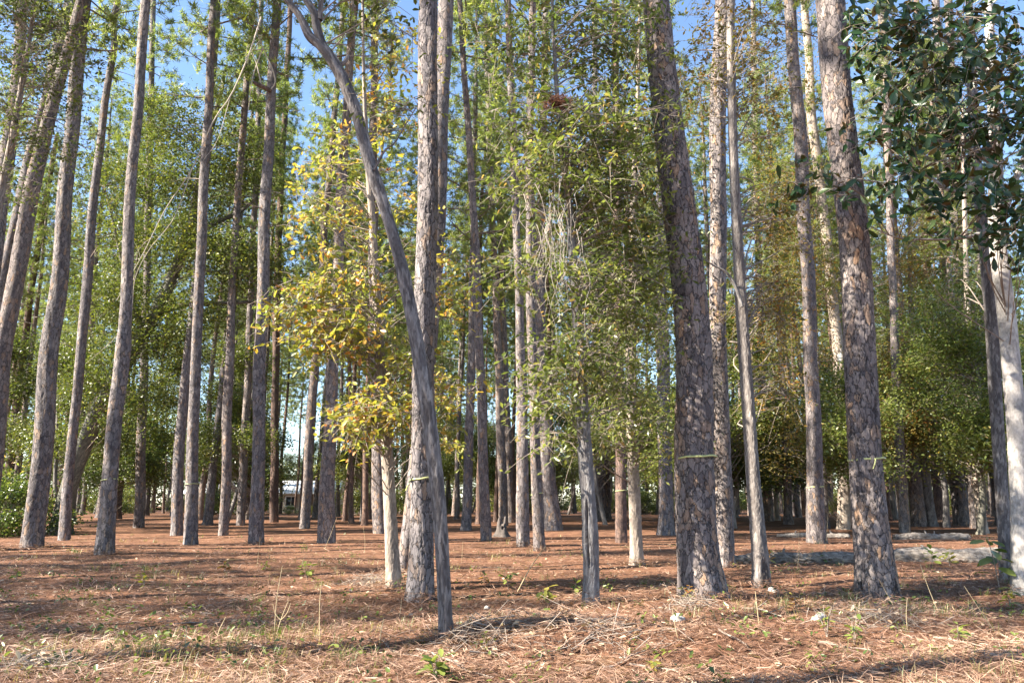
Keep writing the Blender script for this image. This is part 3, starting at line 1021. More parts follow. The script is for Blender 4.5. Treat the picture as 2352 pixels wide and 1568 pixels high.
pine("straight dark pine two stems right of the taped pale-stemmed pine",
     [(514, 1229, 26), (520, 1050, 24), (526, 850, 23), (534, 650, 20), (550, 400, 17), (570, 150, 15), (582, 0, 13)], crown=3, crown_rot=1.9, seed=13, wf=0.9, dead=4, dead_z=(9, 17), **LO)
pine("dark pine set back between the two straight pines, partly sunlit at its foot",
     [(553, 1206, 24), (560, 1050, 21), (570, 850, 18), (577, 650, 17), (590, 350, 14), (600, 0, 12)], crown=0, crown_rot=3.0, seed=14, wf=0.9, **LO)
pine("dark straight pine left of the yellow oak leaves, a broken branch hanging high on it",
     [(590, 1250, 40), (592, 1100, 36), (596, 900, 34), (602, 700, 31), (611, 450, 28), (624, 200, 25), (637, 0, 23)], crown=2, crown_rot=1.2, seed=15, wf=0.88, dead=4, dead_z=(10, 17), **MID)
pine("reddish barked pine set back to the right of the broken-branch pine",
     [(630, 1199, 20), (631, 1000, 18), (634, 800, 17), (640, 550, 15), (652, 300, 13), (668, 0, 11)], crown=1, crown_rot=2.8, seed=16, mat=MAT_PINE_RED, **LO)
pine("leaning slender pine in front of the white-roofed house",
     [(700, 1213, 25), (708, 1050, 21), (720, 880, 19), (732, 740, 17), (748, 500, 15), (770, 250, 13), (790, 0, 11)], crown=3, crown_rot=0.4, seed=17, **LO)
pine("dark pine with a pale scar at its foot, right of the white-roofed house",
     [(748, 1245, 42), (754, 1100, 35), (761, 900, 30), (770, 700, 27), (784, 450, 23), (800, 200, 20), (815, 0, 18)], crown=0, crown_rot=2.6, seed=18, **MID)
pine("dark pine behind the pale sunlit oak, its foot just showing",
     [(873, 1224, 34), (868, 1050, 30), (862, 850, 26), (858, 600, 22), (858, 300, 19), (862, 0, 16)], crown=2, crown_rot=3.4, seed=19, **LO)
pine("dark pine in the middle of the wood, first right of the leaning oak",
     [(1116, 1240, 29), (1110, 1050, 26), (1104, 880, 25), (1096, 650, 22), (1086, 450, 19), (1070, 220, 16), (1056, 0, 14)], crown=1, crown_rot=0.9, seed=20, wf=0.87, dead=3, dead_z=(9, 15), **MID)
pine("pine with sunlit lower stem behind the charred stump",
     [(1158, 1206, 26), (1152, 1050, 24), (1146, 850, 21), (1136, 600, 18), (1126, 380, 16), (1114, 0, 13)], crown=3, crown_rot=2.1, seed=21, wf=0.9, **LO)
pine("slim pine close on the right of the pine behind the charred stump",
     [(1172, 1200, 20), (1166, 1000, 18), (1158, 800, 16), (1150, 550, 14), (1140, 250, 12), (1132, 0, 10)], crown=0, crown_rot=1.1, seed=22, **LO)
pine("brightly sunlit pine in the middle of the wood with needles heaped at its foot",
     [(1203, 1254, 36), (1200, 1100, 32), (1198, 900, 28), (1193, 720, 24), (1184, 450, 20), (1174, 200, 18), (1166, 0, 16)], crown=2, crown_rot=0.1, seed=23, wf=0.87, **MID)
t, Pm5, Rm5 = pine("taped dark pine touching the brightly sunlit one in the middle of the wood",
                   [(1238, 1264, 29), (1232, 1100, 26), (1226, 900, 24), (1220, 700, 22), (1217, 450, 20), (1219, 200, 18), (1224, 0, 17)], crown=1, crown_rot=1.6, seed=24, **MID)
pine("broad pine set back right of the taped dark pine, sunlit on its left half",
     [(1267, 1217, 42), (1258, 1080, 34), (1248, 900, 30), (1240, 700, 25), (1245, 400, 20), (1255, 0, 16)], crown=3, crown_rot=0.8, seed=25, flare=0.15, **LO)
pine("dark far pine seen between the grey scarred oak and the peeling pine",
     [(1383, 1195, 21), (1380, 1050, 19), (1376, 850, 17), (1370, 550, 14), (1365, 0, 11)], crown=0, crown_rot=2.2, seed=26, **LO)
t, Pm8, Rm8 = pine("reddish pine with peeling bark strips, taped, left of the pale straight oak",
                   [(1428, 1246, 31), (1426, 1100, 27), (1424, 900, 25), (1420, 650, 22), (1416, 300, 18), (1412, 0, 15)], crown=2, crown_rot=2.9, seed=27, wf=0.9, mat=MAT_PINE_RED, ns=36, step=0.08, amp=1.3)
pine("dark thick pine in the shade right of the pale straight oak",
     [(1532, 1228, 40), (1528, 1080, 34), (1524, 900, 30), (1520, 600, 25), (1515, 250, 20), (1512, 0, 17)], crown=1, crown_rot=3.1, seed=28, flare=0.15, **LO)
pine("dark pine standing beyond the grey oak with the rotten foot",
     [(1765, 1196, 24), (1758, 1050, 21), (1750, 850, 18), (1742, 600, 16), (1735, 300, 14), (1730, 0, 12)], crown=3, crown_rot=1.8, seed=29, **LO)
t, Pr3, Rr3 = pine("taped slim pine at the right, first beyond the large purplish pine",
                   [(2077, 1222, 25), (2070, 1080, 22), (2060, 900, 20), (2050, 650, 18), (2038, 300, 15), (2028, 0, 13)], crown=0, crown_rot=0.3, seed=30, **LO)
pine("dark thick pine leaning left in the shaded right side",
     [(2112, 1208, 36), (2094, 1050, 30), (2078, 900, 27), (2062, 700, 24), (2040, 350, 20), (2022, 0, 17)], crown=2, crown_rot=1.3, seed=31, **LO)
t, Pr1, Rr1 = pine("pine with a twisted taped stem above the end of the rear log",
                   [(2210, 1206, 40), (2198, 1100, 33), (2186, 980, 28), (2180, 900, 26), (2172, 650, 23), (2160, 300, 19), (2150, 0, 16)], crown=1, crown_rot=0.6, seed=32, **MID)
pine("dark pine close on the right of the twisted taped pine",
     [(2238, 1200, 36), (2226, 1080, 31), (2216, 950, 28), (2204, 700, 24), (2190, 300, 20), (2178, 0, 17)], crown=3, crown_rot=2.4, seed=33, **LO)
pine("pine between the leaning shaded pine and the twisted taped pine",
     [(2160, 1190, 26), (2150, 1050, 22), (2140, 880, 20), (2128, 600, 17), (2112, 200, 14), (2104, 0, 12)], crown=0, crown_rot=1.4, seed=34, mat=MAT_PINE_RED, **LO)
pine("dappled pine in the shade left of the smooth grey magnolia stem",
     [(2292, 1185, 32), (2282, 1050, 28), (2272, 900, 25), (2258, 650, 21), (2240, 300, 18), (2226, 0, 15)], crown=2, crown_rot=0.9, seed=35, **LO)
pine("orange sunlit thin pine at the far left edge beside the sand drive",
     [(14, 1196, 25), (26, 1050, 19), (40, 900, 16), (62, 740, 15), (88, 560, 13), (112, 420, 12), (132, 310, 10)], height=21, crown=3, crown_rot=0.2, seed=36, mat=MAT_PINE_RED, dead=4, dead_z=(8, 13), **LO)
pine("leaning trunk rising from the left edge and crossing another leaning stem",
     [(-40, 1262, 52), (-16, 1000, 46), (4, 830, 42), (36, 640, 38), (72, 450, 34), (112, 270, 28), (150, 140, 24), (186, 0, 20)], crown=0, crown_rot=1.0, seed=37, ns=36, step=0.08)
pine("straight leaning trunk at the left edge, second of the crossing pair",
     [(-50, 1225, 40), (-30, 950, 34), (0, 690, 30), (36, 520, 29), (76, 350, 28), (122, 170, 26), (160, 0, 23)], crown=1, crown_rot=2.0, seed=38, **LO)
pine("leafy leftmost trunk leaving the picture at half height",
     [(-75, 1270, 46), (-50, 1000, 40), (-22, 700, 34), (2, 440, 30), (30, 270, 27), (44, 130, 24), (50, 0, 22)], crown=2, crown_rot=2.4, seed=39, **LO)

tape("tape tied round the thickest pine right of centre", Pp3, Rp3, 1050, 0.012, None)
tape("tape with a short loose end round the large purplish pine", Pp6, Rp6, 1057, 0.012, 0.05)
tape("tape with a hanging tail round the tall pine behind the leaning oak", Pp1, Rp1, 1100, 0.02, -0.9)
tape("tape round the straight pine left of the large purplish pine", Pp5, Rp5, 1117, 0.01, None)
tape("tape round the pine with the swollen knot at the left", Pl5, Rl5, 1101, 0.03, None)
tape("tape round the pale-stemmed pine left of centre", Pl8, Rl8, 1112, 0.015, None)
tape("tape round the dark pine beside the brightly sunlit one", Pm5, Rm5, 1134, 0.03, None)
tape("tape round the peeling reddish pine", Pm8, Rm8, 1126, 0.015, None)
tape("tape round the slim pine just beyond the large purplish pine", Pr3, Rr3, 1122, 0.01, None)
tape("tape round the twisted pine above the rear log", Pr1, Rr1, 1115, 0.01, None)

# ------------------------------------------------------------------ broadleaf trees
# pale sunlit oak with yellow leaves
P, R = trunk_from_px([(905, 1346, 34), (896, 1200, 30), (888, 1050, 28), (878, 880, 25), (868, 720, 21), (857, 540, 18), (846, 400, 15), (838, 250, 10), (834, 80, 6), (832, -80, 4)])
P[0][2] = ground_z(P[0][0], P[0][1]); d0 = P[0][1]
bl = [px_blob(x, y, rx, ry, d0 + dd, 0.7, w) for x, y, rx, ry, dd, w in (
    (760, 760, 150, 55, -0.7, 1.5), (700, 690, 90, 60, -0.6, 1.2), (800, 640, 120, 80, -0.5, 1.0), (890, 940, 150, 75, -0.8, 1.0), (810, 980, 70, 40, -0.9, 1.4),
    (930, 830, 90, 60, -0.3, 0.8), (760, 510, 110, 70, 0, 0.7), (700, 430, 80, 60, 0.2, 0.5), (800, 360, 130, 90, 0.5, 0.5), (1020, 1010, 45, 35, 0.6, 1.2), (1010, 880, 60, 40, 0.8, 1.0),
    (1090, 880, 50, 22, 0.8, 1.2), (1040, 640, 60, 110, 1.0, 0.7), (890, 230, 100, 110, 0.5, 0.4), (920, 90, 100, 80, 0.4, 0.4), (940, 480, 40, 120, 0.8, 0.5))]
broadleaf("oak_tree", "pale sunlit oak with yellow and orange leaves left of the furrowed tall pine", "oak tree", P[0], P, R, MAT_PALE, 'oak', bl,
          LEAF_YELLOW, 480, 13, 0.105, 0.46, 0.20, 51, sprays=3, skew=1.0, twig_r=0.009, single=300, shape='leaf', ns=56, step=0.03, twig_share=0.5, up=0.3)

# dark leaning oak
P, R = trunk_from_px([(1026, 1472, 31), (1022, 1350, 30), (1012, 1180, 31), (998, 1050, 33), (984, 950, 34), (964, 830, 32), (948, 740, 30), (918, 600, 27), (880, 470, 26), (850, 380, 27), (822, 270, 25), (796, 200, 26), (768, 145, 26), (738, 105, 23), (712, 84, 20), (690, 40, 15), (655, -5, 13), (600, -70, 9)])
R = R * 1.12
P[0][2] = ground_z(P[0][0], P[0][1]); d0 = P[0][1]
limb1, r1 = trunk_from_px([(745, 112, 20), (730, 70, 22), (722, 30, 19), (700, -10, 17), (690, -80, 13), (700, -180, 8)], d0)
limb2, r2 = trunk_from_px([(775, 150, 14), (790, 146, 11), (800, 128, 8)], d0)
limb3, r3 = trunk_from_px([(862, 385, 8), (885, 345, 5), (905, 330, 4), (930, 290, 3), (960, 240, 2)], d0 - 0.1)
limb4, r4 = trunk_from_px([(735, 40, 14), (740, 0, 12), (760, -60, 9), (800, -150, 6)], d0)
bl = [px_blob(x, y, rx, ry, d0 + dd, 0.6, w) for x, y, rx, ry, dd, w in ((720, -160, 200, 90, 0, 1), (860, -120, 120, 90, 0, 1), (905, 60, 70, 70, 0.2, 0.6), (560, -130, 120, 70, 0, 1), (930, 250, 50, 60, 0, 0.4))]
broadleaf("oak_tree", "dark furrowed oak leaning to the left and forking near the top edge", "oak tree", P[0], P, R, MAT_DARKOAK, 'oak', bl,
          LEAF_LIVE, 150, 16, 0.075, 0.42, 0.2, 52, sprays=3, shape='leaf', ns=60, step=0.028, limbs=[list(zip(limb1, r1)), list(zip(limb2, r2)), list(zip(limb3, r3)), list(zip(limb4, r4))], twig_share=0.5,
          bulge=[(3.15, 0.12, 0.12), (4.1, 0.1, 0.1)], amp=1.2)

# grey oak with a long scar, centre
P, R = trunk_from_px([(1358, 1387, 37), (1357, 1300, 36), (1352, 1180, 35), (1345, 1080, 33), (1340, 980, 31), (1333, 850, 28), (1325, 700, 24), (1314, 560, 22), (1302, 440, 18), (1288, 340, 14), (1278, 200, 11), (1270, 50, 8), (1265, -120, 5)])
P[0][2] = ground_z(P[0][0], P[0][1]); d0 = P[0][1]
bl = [px_blob(x, y, rx, ry, d0 + dd, dp, w) for x, y, rx, ry, dd, dp, w in (
    (1330, 330, 150, 110, 0, 1.0, 1.2), (1430, 260, 110, 120, 0.3, 1.0, 1.0), (1250, 420, 110, 80, -0.3, 0.9, 1.0), (1380, 470, 140, 100, 0.2, 1.0, 1.1), (1450, 560, 90, 130, 0.5, 0.9, 1.1),
    (1400, 700, 120, 100, 0.4, 0.9, 1.0), (1300, 620, 60, 60, -0.6, 0.5, 0.8), (1340, 810, 120, 70, -0.3, 0.8, 0.8), (1280, 900, 80, 60, -0.4, 0.6, 0.6), (1410, 900, 100, 110, 0.5, 0.8, 0.8),
    (1180, 620, 90, 50, -0.5, 0.5, 0.5), (1120, 650, 60, 35, -0.5, 0.5, 0.5), (1190, 300, 90, 90, 0.2, 0.9, 0.5), (1180, 130, 110, 100, 0.2, 0.9, 0.5), (1330, 120, 120, 90, 0.2, 1.0, 0.7), (1440, 80, 110, 90, 0.3, 1.0, 0.8),
    (1290, 1020, 60, 40, 0.4, 0.6, 0.8), (1320, -60, 200, 70, 0, 1.0, 0.8))]
broadleaf("oak_tree", "grey oak with a long open scar low on its trunk, smothered in olive leaves", "oak tree", P[0], P, R, MAT_OAK, 'oak', bl,
          LEAF_OLIVE, 640, 25, 0.10, 0.38, 0.25, 53, sprays=3, single=300, shape='kite', ns=60, step=0.028, twig_share=0.45, up=0.35, twig_r=0.010, bulge=[(1.75, 0.12, 0.10), (0.75, 0.15, 0.08)], carve=[(-2.05, 0.22, 0.38, 1.25, 0.035)])

# pale straight oak behind it
P, R = trunk_from_px([(1461, 1297, 31), (1458, 1200, 28), (1455, 1080, 27), (1452, 950, 25), (1450, 800, 23), (1452, 600, 19), (1458, 400, 15), (1465, 200, 10), (1470, 0, 6)])
P[0][2] = ground_z(P[0][0], P[0][1]); d0 = P[0][1]
bl = [px_blob(x, y, rx, ry, d0 + dd, dp, w) for x, y, rx, ry, dd, dp, w in (
    (1480, 780, 90, 130, -0.4, 1.4, 1.2), (1500, 560, 80, 150, 0, 1.4, 1.0), (1440, 960, 110, 80, -0.5, 1.2, 1.1), (1510, 1020, 60, 80, -0.5, 1.0, 1.2), (1480, 330, 90, 150, 0, 1.4, 0.8), (1460, 100, 110, 110, 0, 1.4, 0.7), (1380, 1000, 60, 50, 0.3, 1, 0.7),
    (1540, 900, 40, 100, 0, 0.8, 0.8))]
broadleaf("oak_tree", "pale straight oak standing left of the thickest pine, its top lost in leaves", "oak tree", P[0], P, R, MAT_PALE, 'oak', bl,
          LEAF_OLIVE, 460, 22, 0.10, 0.38, 0.30, 54, ns=44, step=0.04, twig_share=0.35, up=0.35)

# grey oak with rotten foot
P, R = trunk_from_px([(1750, 1347, 41), (1744, 1250, 36), (1728, 1080, 31), (1716, 900, 29), (1706, 750, 27), (1697, 600, 26), (1688, 450, 24), (1682, 300, 22), (1680, 150, 21), (1680, 0, 19), (1684, -200, 14)])
P[0][2] = ground_z(P[0][0], P[0][1]); d0 = P[0][1]
lm, lr = trunk_from_px([(1703, 700, 10), (1690, 660, 8), (1668, 625, 6), (1640, 610, 4), (1610, 590, 2)], d0 - 0.2)
bl = [px_blob(x, y, rx, ry, d0 + dd, dp, w) for x, y, rx, ry, dd, dp, w in (
    (1720, 110, 70, 100, 0, 1.2, 0.7), (1740, 260, 60, 80, 0.5, 1.0, 0.5), (1600, 200, 50, 120, 1.0, 1.0, 0.5), (1620, 60, 60, 70, 1.0, 1.0, 0.5), (1755, 700, 60, 110, 1, 1.0, 0.8), (1770, 520, 60, 100, 1, 1.0, 0.6), (1690, -80, 150, 60, 0, 1.0, 0.7), (1770, 880, 50, 60, 1, 0.8, 0.7))]
broadleaf("oak_tree", "grey streaked oak with a dark rotten foot, right of the thickest pine", "oak tree", P[0], P, R, MAT_OAK, 'oak', bl,
          LEAF_RUSSET, 340, 22, 0.085, 0.40, 0.24, 55, sprays=3, ns=60, step=0.03, limbs=[list(zip(lm, lr))], twig_share=0.5, bulge=[(0.42, 0.06, 0.05)], carve=[(-1.25, 0.9, -0.3, 0.42, 0.014)])

# slim pale tree behind the big purplish pine, with russet leaves
P, R = trunk_from_px([(1940, 1215, 30), (1938, 1050, 28), (1930, 880, 26), (1914, 700, 25), (1898, 540, 24), (1880, 400, 22), (1866, 280, 21), (1856, 120, 19), (1848, 0, 17), (1840, -160, 10)])
P[0][2] = ground_z(P[0][0], P[0][1]); d0 = P[0][1]
bl = [px_blob(x, y, rx, ry, d0 + dd, dp, w) for x, y, rx, ry, dd, dp, w in (
    (1830, 200, 60, 130, 0, 2, 0.8), (1810, 420, 80, 110, 0, 2, 0.9), (1850, 620, 90, 120, -1, 2, 1.1), (1830, 800, 90, 90, -1.5, 2, 0.9), (1870, 980, 80, 50, -2.5, 1, 1.6), (1790, 1060, 70, 40, -2, 1.5, 0.7), (1720, 980, 60, 80, 1, 2, 0.6), (1860, 40, 80, 80, 0, 2, 0.5),
    (2060, 700, 50, 130, 0, 2, 0.9), (2080, 560, 70, 80, 0, 2, 0.9))]
broadleaf("oak_tree", "pale-stemmed oak hung with russet leaves, mostly hidden by the large purplish pine", "oak tree", P[0], P, R, MAT_PALE, 'oak', bl,
          LEAF_RUSSET, 700, 30, 0.12, 0.40, 0.38, 56, ns=36, step=0.07, twig_share=0.35)

# magnolia
P, R = trunk_from_px([(2352, 1362, 52), (2346, 1200, 46), (2335, 1000, 43), (2322, 850, 41), (2310, 700, 38), (2296, 580, 36), (2290, 500, 33), (2286, 350, 28), (2278, 200, 23), (2272, 50, 18), (2268, -150, 10)])
P[0][2] = ground_z(P[0][0], P[0][1]); d0 = P[0][1]
lm1, lr1 = trunk_from_px([(2294, 540, 18), (2310, 480, 17), (2330, 420, 16), (2360, 350, 14), (2400, 280, 10)], d0)
lm2, lr2 = trunk_from_px([(2288, 430, 14), (2250, 415, 11), (2190, 440, 9), (2120, 400, 7), (2050, 420, 5), (1960, 410, 3)], d0 - 1.2)
lm3, lr3 = trunk_from_px([(2284, 380, 12), (2240, 350, 9), (2200, 330, 7), (2130, 320, 5), (2060, 300, 3)], d0 - 1.0)
lm4, lr4 = trunk_from_px([(2276, 200, 12), (2220, 130, 9), (2160, 90, 7), (2080, 60, 5), (1990, 20, 3)], d0 - 0.8)
lm5, lr5 = trunk_from_px([(2290, 520, 11), (2220, 545, 8), (2140, 550, 6), (2060, 545, 4), (2000, 520, 3)], d0 - 0.6)
bl = [px_blob(x, y, rx, ry, d0 + dd, 0.9, w) for x, y, rx, ry, dd, w in (
    (2050, 110, 110, 110, -1.6, 1.1), (2170, 140, 110, 120, -1.6, 1.1), (2270, 100, 90, 110, -1.2, 1.0), (2030, 250, 80, 70, -1.6, 1.1), (2140, 290, 110, 80, -1.6, 1.1), (2250, 300, 90, 100, -1.4, 0.9),
    (2320, 250, 60, 130, -1.2, 1.0), (2060, 400, 90, 50, -1.8, 0.9), (2170, 440, 100, 60, -1.5, 0.9), (2290, 470, 80, 70, -1.4, 1.0), (1860, 395, 55, 26, -1.6, 1.3), (1930, 400, 50, 30, -1.6, 1.0), (2080, 510, 70, 30, -1.6, 0.7),
    (2200, 540, 90, 40, -1.4, 0.8), (2320, 560, 60, 50, -1.2, 0.9), (2180, -40, 220, 60, -1.4, 1.0), (2400, 300, 60, 250, -1, 0.8), (2030, 30, 90, 40, -1.6, 1))]
broadleaf("magnolia_tree", "magnolia with a smooth grey stem and large dark glossy leaves, at the right edge", "magnolia", P[0], P, R, MAT_SMOOTH, 'smooth', bl,
          LEAF_MAG, 330, 9, 0.165, 0.40, 0.15, 57, twig_r=0.010, sprays=2, single=300, shape='leaf', ns=64, step=0.03,
          limbs=[list(zip(a, b)) for a, b in ((lm1, lr1), (lm2, lr2), (lm3, lr3), (lm4, lr4), (lm5, lr5))], twig_share=0.5, up=(-0.15, -0.75, 0.35), flare=0.12)

# dark spotted trunk beside it
P, R = trunk_from_px([(2312, 1337, 32), (2306, 1200, 28), (2296, 1020, 27), (2286, 880, 27), (2276, 740, 27), (2264, 620, 27), (2250, 450, 25), (2238, 300, 22), (2228, 100, 18), (2222, -100, 12)])
P[0][2] = ground_z(P[0][0], P[0][1]); d0 = P[0][1]
bl = [px_blob(x, y, rx, ry, d0 + dd, dp, w) for x, y, rx, ry, dd, dp, w in ((2230, 640, 70, 70, 1, 1.2, 1), (2330, 740, 30, 60, 0.6, 0.8, 0.6), (2250, -120, 150, 80, 0, 1, 1), (2330, 1010, 30, 50, 0.5, 0.6, 1.0), (2290, 1060, 30, 40, 0.4, 0.4, 0.8))]
broadleaf("oak_tree", "dark trunk blotched with pale lichen, close left of the smooth magnolia stem", "oak tree", P[0], P, R, MAT_DARKOAK, 'oak', bl,
          LEAF_GREEN, 90, 16, 0.085, 0.42, 0.2, 58, ns=56, step=0.03)

# pale slim stem behind the logs, right
P, R = trunk_from_px([(2257, 1224, 24), (2248, 1130, 20), (2240, 1050, 17), (2230, 900, 15), (2222, 700, 12), (2214, 450, 9), (2210, 250, 5)])
P[0][2] = ground_z(P[0][0], P[0][1]); d0 = P[0][1]
bl = [px_blob(x, y, rx, ry, d0 + dd, dp, w) for x, y, rx, ry, dd, dp, w in (
    (2200, 690, 110, 70, -2, 1.5, 1.3), (2150, 780, 100, 80, -2, 1.5, 1.3), (2240, 800, 70, 70, -2, 1.2, 1.0), (2190, 900, 90, 60, -2.5, 1.2, 0.9), (2130, 680, 50, 50, -1.5, 1.0, 1.0), (2200, 560, 90, 60, 0, 1.5, 0.7), (2290, 1000, 50, 60, -2, 1, 1.0), (2250, 930, 50, 50, -2, 1, 0.8))]
broadleaf("understory_tree", "bright green glossy-leaved young tree with a slim pale stem behind the logs", "young tree", P[0], P, R, MAT_PALE, 'smooth', bl,
          LEAF_GREEN, 420, 26, 0.125, 0.42, 0.28, 59, ns=28, step=0.08, tints=(0.25, 1))

# leaning pale stem with lichen in the right background
P, R = trunk_from_px([(2140, 1208, 25), (2128, 1100, 21), (2116, 1000, 18), (2102, 900, 16), (2094, 780, 14), (2090, 600, 10), (2090, 400, 5)])
P[0][2] = ground_z(P[0][0], P[0][1]); d0 = P[0][1]
bl = [px_blob(x, y, rx, ry, d0 + dd, dp, w) for x, y, rx, ry, dd, dp, w in (
    (2090, 840, 80, 70, -1, 2, 1.0), (2110, 640, 80, 90, 0, 2, 1.0), (2060, 930, 70, 60, -1, 2, 0.9), (2160, 960, 90, 60, 0, 2, 0.9), (2060, 770, 60, 60, 0, 2, 0.9), (2040, 1010, 60, 40, 0, 2, 0.8), (2140, 520, 100, 70, 1, 2, 0.8))]
broadleaf("understory_tree", "lichen-spotted stem with brown and rust leaves in the shaded right side", "young tree", P[0], P, R, MAT_OAK, 'oak', bl,
          LEAF_RUSSET, 560, 32, 0.13, 0.40, 0.40, 60, ns=28, step=0.08)

# leaning mossy oak on the left with a wide green crown
P, R = trunk_from_px([(136, 1226, 46), (158, 1130, 38), (186, 1040, 36), (220, 950, 34), (262, 880, 32), (310, 800, 32), (348, 730, 30), (390, 650, 28), (428, 560, 26), (450, 460, 22), (470, 350, 17), (500, 240, 11), (520, 150, 6)], lean_y=0.0)
P[0][2] = ground_z(P[0][0], P[0][1]); d0 = P[0][1]
lm1, lr1 = trunk_from_px([(372, 716, 13), (420, 700, 11), (480, 697, 9), (560, 694, 8), (620, 690, 5)], d0)
lm2, lr2 = trunk_from_px([(440, 540, 14), (500, 510, 11), (560, 480, 8), (610, 430, 4)], d0)
lm3, lr3 = trunk_from_px([(330, 760, 14), (300, 680, 11), (280, 600, 9), (262, 520, 6), (240, 430, 4)], d0)
bl = [px_blob(x, y, rx, ry, d0 + dd, dp, w) for x, y, rx, ry, dd, dp, w in (
    (410, 290, 110, 70, 0.5, 2.2, 1.2), (330, 400, 120, 70, 0, 2.2, 1.0), (460, 430, 120, 80, 0, 2.2, 1.2), (560, 360, 80, 90, 0.5, 2, 0.8), (250, 520, 90, 70, 0, 2, 0.8), (390, 550, 130, 70, -0.5, 2, 1.2), (520, 600, 110, 80, -0.5, 2, 1.2),
    (270, 680, 90, 80, -0.5, 2, 1.2), (370, 760, 90, 70, -0.5, 1.8, 1.3), (260, 820, 90, 80, -0.5, 1.6, 1.1), (300, 930, 80, 70, -0.5, 1.4, 1.0), (460, 720, 80, 60, 0, 1.8, 0.9), (200, 900, 60, 60, 0, 1.5, 0.9), (160, 1010, 50, 50, 0.5, 1.5, 0.8), (600, 620, 60, 80, 0.5, 1.5, 0.7),
    (210, 400, 60, 60, 0.5, 1.5, 0.5))]
broadleaf("oak_tree", "leaning mossy oak with a wide yellow-green crown among the left pines", "oak tree", P[0], P, R, MAT_MOSSY, 'oak', bl,
          LEAF_LIVE, 1300, 48, 0.125, 0.48, 0.42, 61, ns=44, step=0.06, limbs=[list(zip(a, b)) for a, b in ((lm1, lr1), (lm2, lr2), (lm3, lr3))], twig_share=0.25, up=0.4, flare=0.35)

# leafy sparse tree along the left edge
P, R = trunk_from_px([(-110, 1300, 30), (-80, 1000, 26), (-40, 700, 22), (0, 450, 18), (40, 250, 14), (70, 80, 10), (90, -100, 6)])
P[0][2] = ground_z(P[0][0], P[0][1]); d0 = P[0][1]
bl = [px_blob(x, y, rx, ry, d0 + dd, dp, w) for x, y, rx, ry, dd, dp, w in (
    (50, 150, 60, 70, 0, 1.2, 1.0), (120, 60, 60, 50, 0, 1.2, 0.9), (30, 260, 50, 60, 0, 1.2, 1.0), (130, 180, 50, 60, 0, 1.2, 0.7), (180, 120, 40, 60, 0, 1, 0.6), (90, 320, 50, 50, 0, 1.2, 0.7), (20, 400, 40, 60, 0, 1, 0.6), (60, 20, 90, 40, 0, 1, 1.0), (190, 290, 30, 60, 0.5, 1, 0.5))]
broadleaf("understory_tree", "sparse dark-leaved tree whose twigs hang in from the upper left corner", "young tree", P[0], P, R, MAT_OAK, 'oak', bl,
          LEAF_LIVE, 300, 20, 0.10, 0.42, 0.28, 62, sprays=3, ns=28, step=0.08, tints=(0, 0.8), twig_share=0.5)


# ------------------------------------------------------------------ copies: far pines and understory
def copy_tree(root, loc, rz, s, label, group, tilt=(0, 0)):
    r = root.copy(); COL.objects.link(r)
    r.location = loc; r.rotation_euler = (tilt[0], tilt[1], rz); r.scale = (s, s, s)
    tag(r, label, None, group)
    for ch in list(root.children):
        c = ch.copy(); COL.objects.link(c); c.parent = r
    return r


def far_pine(k):
    rng = np.random.default_rng(300 + k)
    t = empty("pine_tree")
    tag(t, "far pine", "pine tree")
    h = (24.0, 25.0, 22.5, 26.0)[k]
    zs = np.array([0, 1.5, 5, 10, 15, 20, h])
    bend = rng.normal(0, 0.10, (len(zs), 2)) * np.array([0, 0, 1, 1, 1, 0.6, 0.3])[:, None]
    pts = np.stack([bend[:, 0], bend[:, 1], zs], 1)
    rad = np.array([0.21, 0.19, 0.175, 0.15, 0.12, 0.08, 0.03]) * (1.0, 0.85, 0.75, 1.1)[k]
    link_mesh("trunk", trunk_mesh("trunk", pts, rad, (MAT_PINE, MAT_PINE, MAT_PINE_RED, MAT_PINE)[k], 'pine', 18, 0.2, 300 + k, fine_to=15), t)
    cm, lm = PINE_CROWNS[k]
    c = link_mesh("crown", cm, t); c["kind"] = "stuff"
    l = link_mesh("limbs", lm, t); l["kind"] = "stuff"
    path = smooth_path(pts, 100)
    dead_branches(t, rng, path, (5, 13), 4, 1.6)
    return t


FAR = [far_pine(k) for k in range(4)]
used_far = [False] * 4


def put_far(k, x, y, rz, s, label, group, tilt=(0, 0)):
    loc = seat(x, y)
    if not used_far[k]:
        used_far[k] = True
        r = FAR[k]
        r.location = loc; r.rotation_euler = (tilt[0], tilt[1], rz); r.scale = (s, s, s)
        tag(r, label, "pine tree", group)
        return r
    return copy_tree(FAR[k], loc, rz, s, label, group, tilt)


LANDMARKS = [(14, "the orange edge pine"), (76, "the broad-footed left pine"), (146, "the thin crooked pine"), (240, "the knotted pine"), (318, "the mound pine"), (436, "the pale taped pine"), (514, "the straight dark pine"),
             (590, "the broken-branch pine"), (700, "the slender house pine"), (748, "the scarred-foot pine"), (905, "the pale yellow-leaved oak"), (962, "the furrowed tall pine"), (1026, "the dark leaning oak"), (1116, "the dark middle pine"),
             (1203, "the sunlit middle pine"), (1267, "the broad set-back pine"), (1358, "the scarred oak"), (1461, "the pale straight oak"), (1616, "the thickest pine"), (1750, "the rotten-footed oak"), (1877, "the straight taped pine"),
             (2014, "the large purplish pine"), (2112, "the left-leaning pine"), (2210, "the twisted taped pine"), (2345, "the magnolia stem")]
ORDER = ("first", "second", "third", "fourth", "fifth", "sixth", "seventh", "eighth", "ninth", "tenth", "eleventh", "twelfth", "thirteenth", "fourteenth", "fifteenth", "sixteenth", "seventeenth", "eighteenth", "nineteenth", "twentieth")


